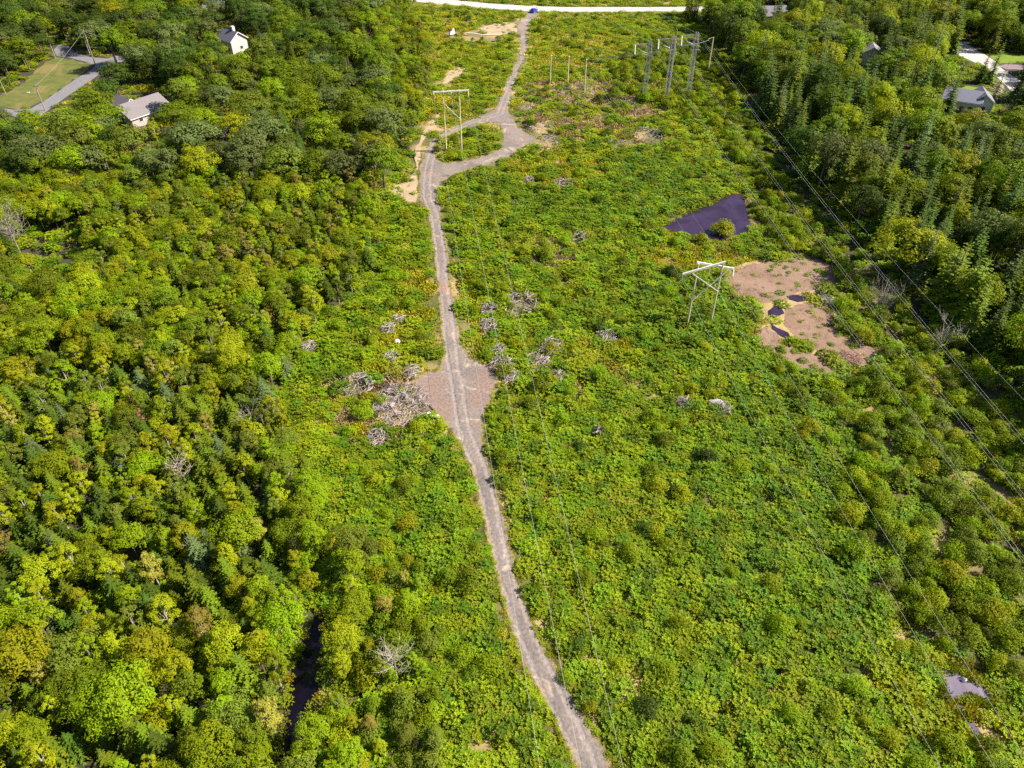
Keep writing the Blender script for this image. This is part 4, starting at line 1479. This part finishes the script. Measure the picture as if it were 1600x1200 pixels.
def lattice(u, v, vt, label, spike=False):
    g = G(u, v)
    h = top_height(g, vt)
    e = empty('lattice_mast', (g.x, g.y, 0), .12)
    seg = 19
    wz = lambda z: .58 - .12 * (z / h) if z < h * .74 else .95 - .65 * (z / h - .74) / .26
    b = MB()
    cs = [(-1, -1), (1, -1), (1, 1), (-1, 1)]
    for sx, sy in cs:
        MB().beam((sx * wz(0), sy * wz(0), -.3), (sx * .49, sy * .49, h * .74), .085, .085).build('leg', M_galv, e)
        MB().beam((sx * .95, sy * .95, h * .74), (sx * .30, sy * .30, h), .09, .09).build('leg', M_galv, e)
    zs = [h * k / seg for k in range(seg + 1)]
    for k in range(seg):
        z0, z1 = zs[k], zs[k + 1]
        a0, a1 = wz(z0), wz(z1)
        for q in range(4):
            s0, s1 = cs[q], cs[(q + 1) % 4]
            b.beam((s0[0] * a0, s0[1] * a0, z0), (s1[0] * a1, s1[1] * a1, z1), .035, .035)
            b.beam((s1[0] * a0, s1[1] * a0, z0), (s0[0] * a1, s0[1] * a1, z1), .035, .035)
            b.beam((s0[0] * a1, s0[1] * a1, z1), (s1[0] * a1, s1[1] * a1, z1), .035, .035)
    o = b.build('bracing', M_galv, e)
    o['kind'] = 'stuff'
    zt = h - 1.2
    ar = MB()
    for s in (-.35, .35):
        ar.beam((0, s, zt + .5), (-4.6, 0, zt + .3), .12, .12)
        ar.beam((0, s, zt - .8), (-4.6, 0, zt + .25), .10, .10)
    ar.beam((0, 0, zt - 3.4), (2.0, 0, zt - 4.2), .10, .10)
    ar.beam((-1.2, 0, h * .74), (1.5, 0, h * .74), .22, .22)
    ar.beam((-1.0, 0, h * .80), (1.2, 0, h * .80), .16, .16)
    ar.build('crossarm', M_galv, e)
    insul(e, (-4.6, 0, zt + .25), (-4.45, 0, zt - 2.5), .24)
    insul(e, (-2.9, 0, zt - 1.3), (-.7, 0, zt - 2.3), .22)
    jm = MB().tube([(-4.45, 0, zt - 2.5), (-3.9, 0, zt - 2.9), (-3.3, 0, zt - 2.4), (-2.9, 0, zt - 1.3)], .04, 5)
    jm.build('jumper_wire', M_wire, e)
    if spike:
        pole_part(e, (1.0, .9), h + 1.6, .16, .10, M_galv, 'side_pole')
    M_att.append((e.location + Vector((-4.4, 0, zt - 2.5)), e.location + Vector((.2, -.4, h - .4)), h))
    tag(e, label, 'power mast', 'steel lattice masts')
    return e


lattice(1006, 157, 64, 'leftmost slender steel lattice mast with white insulators')
lattice(1040, 157, 56, 'middle steel lattice mast with a thin pole beside its head', True)
lattice(1074, 153, 50, 'rightmost steel lattice mast with white insulators')
g = G(1106, 112)
hT = top_height(g, 58)
e = empty('wooden_pole', (g.x, g.y, 0))
pole_part(e, (0, 0), hT, .24, .17)
MB().beam((0, 0, hT - .1), (-1.6, 0, hT - .5), .14, .14).build('crossarm', M_arm, e)
insul(e, (-.9, 0, hT - .35), (-1.8, 0, hT - 1.0), .14)
tag(e, 'tall single pole right of the lattice masts at the edge of the wood', 'power pole')
T_att = Vector((g.x - 1.5, g.y, hT - .9))


def utility(u, v, vt, label, lamp=False, arm=True, box=False, rz=0):
    g = G(u, v)
    h = top_height(g, vt)
    e = empty('utility_pole', (g.x, g.y, 0), rz)
    pole_part(e, (0, 0), h, .17, .11, M_util)
    if arm:
        MB().beam((-1.1, 0, h - .5), (1.1, 0, h - .5), .12, .14).build('crossarm', M_util, e)
    if lamp:
        MB().tube([(0, 0, h * .62), (-.9, -.2, h * .70), (-2.2, -.4, h * .72)], .06, 6).build('lamp_arm', M_galv, e)
        MB().box((-2.6, -.45, h * .72), (.9, .32, .16)).build('lamp_head', M_ins, e)
    if box:
        MB().tube([(.42, 0, h * .62), (.42, 0, h * .80)], .32, 10).build('transformer', M_ins, e)
    tag(e, label, 'utility pole', 'utility poles along the left road')
    return Vector((g.x, g.y, h - .4))


ut = [utility(9.5, 148, 118, 'utility pole at the far left edge of the lawn'), utility(71, 173, 132, 'utility pole with a street lamp arm beside the left road', True),
      utility(149, 101, 46, 'taller of the two poles at the road bend'), utility(141.5, 88, 50, 'shorter pole leaning close behind the taller one at the road bend', arm=False),
      utility(203.5, 84, 62, 'pole with a white transformer can by the road', box=True), utility(290, 46, 12, 'pole rising out of the trees beyond the left road'),
      utility(87, 92, 68, 'thin pole at the far end of the lawn', arm=False), utility(335, 22, 10, 'small pole by the farthest left house', lamp=True, arm=False)]


def cable(name, spans, sag, r, label, group, n=26):
    """a conductor; spans = list of point pairs, each its own strand"""
    many = len(spans) > 1
    e = empty(name, spans[0][0]) if many else None
    for (a, b) in spans:
        a, b = Vector(a), Vector(b)
        pts = []
        for k in range(n + 1):
            t = k / n
            p = a.lerp(b, t)
            p.z -= sag * 4 * t * (1 - t)
            pts.append(p - (e.location if many else a))
        m = MB().tube(pts, r, 5)
        o = m.build('strand' if many else name, M_wire, e, loc=None if many else tuple(a))
    return tag(e if many else o, label, 'power cable', group)


def beyond(a, b, k):
    a, b = Vector(a), Vector(b)
    return a + (b - a) * k


# conductors of the frame by the track: they come towards and pass under the camera
for att, (u, v), nm in zip(A_att, ((845, 1198), (910, 1198), (977, 1198)), ('leftmost', 'middle', 'rightmost')):
    z1 = 10.5
    q = G(u, v, z1)
    end = beyond(att, q, 1.25)
    cable('power_cable', [(att, end)], 1.6, .015, f'{nm} of the three cables running down from the looped-track frame', 'cables along the gravel track', 30)
for att, (u, v), nm in zip(B_att, ((1477, 1200), (1562, 1200), (1600, 1168)), ('leftmost', 'middle', 'rightmost')):
    q = G(u, v, 10.0)
    cable('power_cable', [(att, beyond(att, q, 1.2))], 1.2, .014, f'{nm} of the three cables running down right from the cross-braced frame', 'cables of the cross-braced frame', 30)
    # and back towards the far field
    q = Vector((att.x - 18, att.y + 190, 13.5))
    cable('power_cable', [(att, q)], 2.2, .012, f'{nm} of the three cables running up from the cross-braced frame to the masts', 'cables beyond the cross-braced frame', 30)
for (mt, tp, h), pair, nm in zip(M_att, (((1385, 580), (1597, 837)), ((1397, 517), (1597, 742)), ((1400, 447), (1600, 660))), ('lowest', 'middle', 'highest')):
    q = G(*pair[1], 17.0)
    d = Vector((.26, .08, .0))
    cable('twin_power_cable', [(tp - d, beyond(tp, q, 1.25) - d), (tp + d, beyond(tp, q, 1.25) + d)], 3.0, .0145, f'{nm} pair of close cables sweeping down the right side from the masts', 'twin cables from the masts', 34)
cable('power_cable', [(T_att, beyond(T_att, G(1600, 600, 20), 1.2))], 3.0, .012, 'thin single cable crossing the right wood from the tall pole', 'thin cables')
for a, (mt, tp, h), nm in zip(C_att, M_att, ('lowest', 'middle', 'highest')):
    cable('power_cable', [(a, mt)], .8, .035, f'{nm} cable from the three bare poles across to the masts', 'cables to the masts', 16)
cable('power_cable', [(M_att[2][0], T_att)], .5, .035, 'short cable between the rightmost mast and the tall pole', 'cables to the masts', 8)
for k, ((mt, tp, h), nm) in enumerate(zip(M_att, ('leftmost', 'middle', 'rightmost'))):
    cable('power_cable', [(tp, Vector((tp.x - 42 + 4 * k, tp.y + 110, 24)))], 2, .03, f'cable leading away from the {nm} mast over the far road', 'cables over the far road', 12)
cable('power_cable', [(ut[0], ut[1])], .5, .02, 'cable between the lawn-edge pole and the lamp pole', 'cables on the left road', 10)
cable('power_cable', [(ut[1], ut[2])], .8, .02, 'cable from the lamp pole to the tall pole at the bend', 'cables on the left road', 10)
cable('power_cable', [(ut[2], ut[4])], .8, .02, 'cable from the bend pole to the transformer pole', 'cables on the left road', 10)
cable('power_cable', [(ut[4], ut[5])], .8, .02, 'cable from the transformer pole into the far trees', 'cables on the left road', 10)

# ------------------------------------------------------------------ houses


def house(u, v, L, W, hw, hr, rz, wallc, roofc, label, wing=None, chimney=False, z=0.0):
    g = G(u, v)
    e = empty('house', (g.x, g.y, z), rz)
    mw = rough_mat('house_wall', wallc, tuple(c * .92 for c in wallc), 2, .8)
    mr = rough_mat('roof_shingle', roofc, tuple(c * 1.25 for c in roofc), 3, .9, bump=.03)
    mg = flat('window_glass', (.04, .05, .07), .1)
    mt = flat('white_trim', (.8, .78, .77), .6)

    def block(cx, cy, l, w, r, name_w='wall', name_r='roof'):
        cr, sr = math.cos(r), math.sin(r)
        f = lambda x, y, zz: (cx + x * cr - y * sr, cy + x * sr + y * cr, zz)
        b = MB()
        x, y = l / 2, w / 2
        vs = [f(-x, -y, -.3), f(x, -y, -.3), f(x, y, -.3), f(-x, y, -.3), f(-x, -y, hw), f(x, -y, hw), f(x, y, hw), f(-x, y, hw), f(-x, 0, hw + hr), f(x, 0, hw + hr)]
        b.add(vs, [[0, 1, 5, 4], [2, 3, 7, 6], [1, 2, 6, 9, 5], [3, 0, 4, 8, 7]])
        b.build(name_w, mw, e)
        ov, th = .5, .16
        sl = hr / y
        for s in (-1, 1):
            rb = MB()
            yo = s * (y + ov)
            zo = hw - sl * ov
            top = [f(-x - ov, yo, zo + th), f(x + ov, yo, zo + th), f(x + ov, 0, hw + hr + th), f(-x - ov, 0, hw + hr + th)]
            bot = [f(-x - ov, yo, zo + .01), f(x + ov, yo, zo + .01), f(x + ov, 0, hw + hr + .01), f(-x - ov, 0, hw + hr + .01)]
            rb.add(top + bot, [[0, 1, 2, 3], [7, 6, 5, 4], [0, 4, 5, 1], [1, 5, 6, 2], [3, 2, 6, 7], [0, 3, 7, 4]])
            rp = rb.build(name_r, mr, e)
            fb_ = MB()
            fb_.beam(f(-x - ov, yo, zo - .02), f(x + ov, yo, zo - .02), .06, .2)
            for ss in (-1, 1):
                fb_.beam(f(ss * (x + ov + .03), yo, zo - .02), f(ss * (x + ov + .03), 0, hw + hr - .02), .06, .22)
            fb_.build('fascia', mt, rp)
        for s in (-1, 1):
            for t in (-.28, .28):
                wf = MB().beam(f(t * l, s * (y + .03), 1.0), f(t * l, s * (y + .03), 2.3), 1.5, .08)
                fr = MB()
                c = f(t * l, s * (y + .04), 1.7)
                fr.box(c, (1.5, .08, 1.3), 0, r)
                fo = fr.build('window', mt, e)
                c2 = f(t * l, s * (y + .09), 1.7)
                MB().box(c2, (1.2, .04, 1.05), 0, r).build('pane', mg, fo)
            c = f(s * (x + .04), .6 * s, 1.7)
            fo = MB().box(c, (.08, 1.5, 1.3), 0, r).build('window', mt, e)
            MB().box(f(s * (x + .09), .6 * s, 1.7), (.04, 1.2, 1.05), 0, r).build('pane', mg, fo)

    block(0, 0, L, W, 0)
    if wing:
        block(*wing)
    if chimney:
        MB().box((L * .2, .4, hw + hr + .4), (.9, .9, 2.2)).build('chimney', mt, e)
    dfr = MB().box((L * .05, -W / 2 - .05, 1.0), (1.0, .08, 2.05)).build('door', flat('door_paint', (.3, .08, .06), .5), e)
    MB().box((L * .05 + .38, -W / 2 - .12, 1.0), (.08, .06, .08)).build('handle', M_galv, dfr)
    tag(e, label, 'house', 'houses in the woods')


house(224, 184, 13.0, 10, 2.8, 2.6, math.radians(56), (.45, .40, .36), (.17, .15, .16), 'grey-roofed house with a side wing deep in the left wood', (-1.0, 5.5, 6, 6, math.radians(90)))
house(366, 79, 8, 7, 4.6, 2.4, math.radians(-35), (.5, .48, .48), (.10, .095, .13), 'white-walled house with a pale chimney in the far left wood', None, True)
house(1497, 170, 10, 7.5, 3.6, 2.2, math.radians(-28), (.6, .58, .56), (.17, .17, .22), 'grey-roofed house beside a bright lawn in the right wood', (5.0, 1.6, 7, 6, math.radians(100)))
house(1203, 34, 10, 9, 3.5, 2.4, math.radians(5), (.8, .78, .76), (.17, .15, .18), 'dark-roofed white house half hidden at the top of the right wood')
house(1356, 100, 6.5, 6, 4.6, 1.8, math.radians(75), (.8, .78, .76), (.22, .21, .24), 'small house whose pale corner shows between right-hand spruces')
house(330, 10, 12, 10, 5.5, 2.4, math.radians(10), (.8, .78, .78), (.13, .10, .15), 'dark-roofed house at the top edge of the left wood')

# ------------------------------------------------------------------ cars


def car(u, v, rz, paint, label):
    g = G(u, v)
    e = empty('parked_car', (g.x, g.y, .02), rz)
    mp = flat('car_paint', paint, .25, .2)
    mg = flat('car_glass', (.03, .035, .05), .05)
    mb = flat('tyre_rubber', (.02, .02, .02), .8)
    prof = [(-2.15, .35), (-2.2, .7), (-2.05, .98), (-1.0, 1.05), (.9, 1.02), (1.9, .85), (2.2, .65), (2.2, .35)]
    b = MB()
    n = len(prof)
    for s in (-.9, .9):
        b.add([(x, s, z) for x, z in prof], [list(range(n)) if s > 0 else list(range(n))[::-1]])
    b.f += [[i, (i + 1) % n, (i + 1) % n + n, i + n] for i in range(n)]
    b.m += [0] * n
    b.build('body', mp, e)
    cab = [(-1.9, 1.0), (-1.45, 1.45), (.15, 1.48), (.95, 1.0)]
    c = MB()
    c.add([(x, -.82 + (.12 if z > 1.2 else 0), z) for x, z in cab] + [(x, .82 - (.12 if z > 1.2 else 0), z) for x, z in cab],
          [[0, 1, 2, 3][::-1], [4, 5, 6, 7], [0, 1, 5, 4], [2, 3, 7, 6]])
    c.build('windows', mg, e)
    MB().box((-.65, 0, 1.49), (1.65, 1.42, .07)).build('roof', mp, e)
    for x in (-1.35, 1.35):
        for s in (-1, 1):
            w = MB().tube([(x, s * .72, .33), (x, s * .94, .33)], .33, 14).build('wheel', mb, e)
            MB().tube([(x, s * .93, .33), (x, s * .96, .33)], .19, 10).build('rim', M_galv, w)
    for s in (-1, 1):
        MB().box((2.2, s * .62, .68), (.06, .35, .14)).build('headlight', M_ins, e)
        MB().box((-2.2, s * .65, .78), (.06, .3, .16)).build('tail_light', flat('red_lens', (.5, .02, .02), .3), e)
    tag(e, label, 'car', 'cars')


car(834, 19, math.radians(62), (.01, .08, .62), 'bright blue car parked where the gravel track meets the far road')
car(128, 207, math.radians(20), (.75, .75, .78), 'white car parked under trees near the left road')
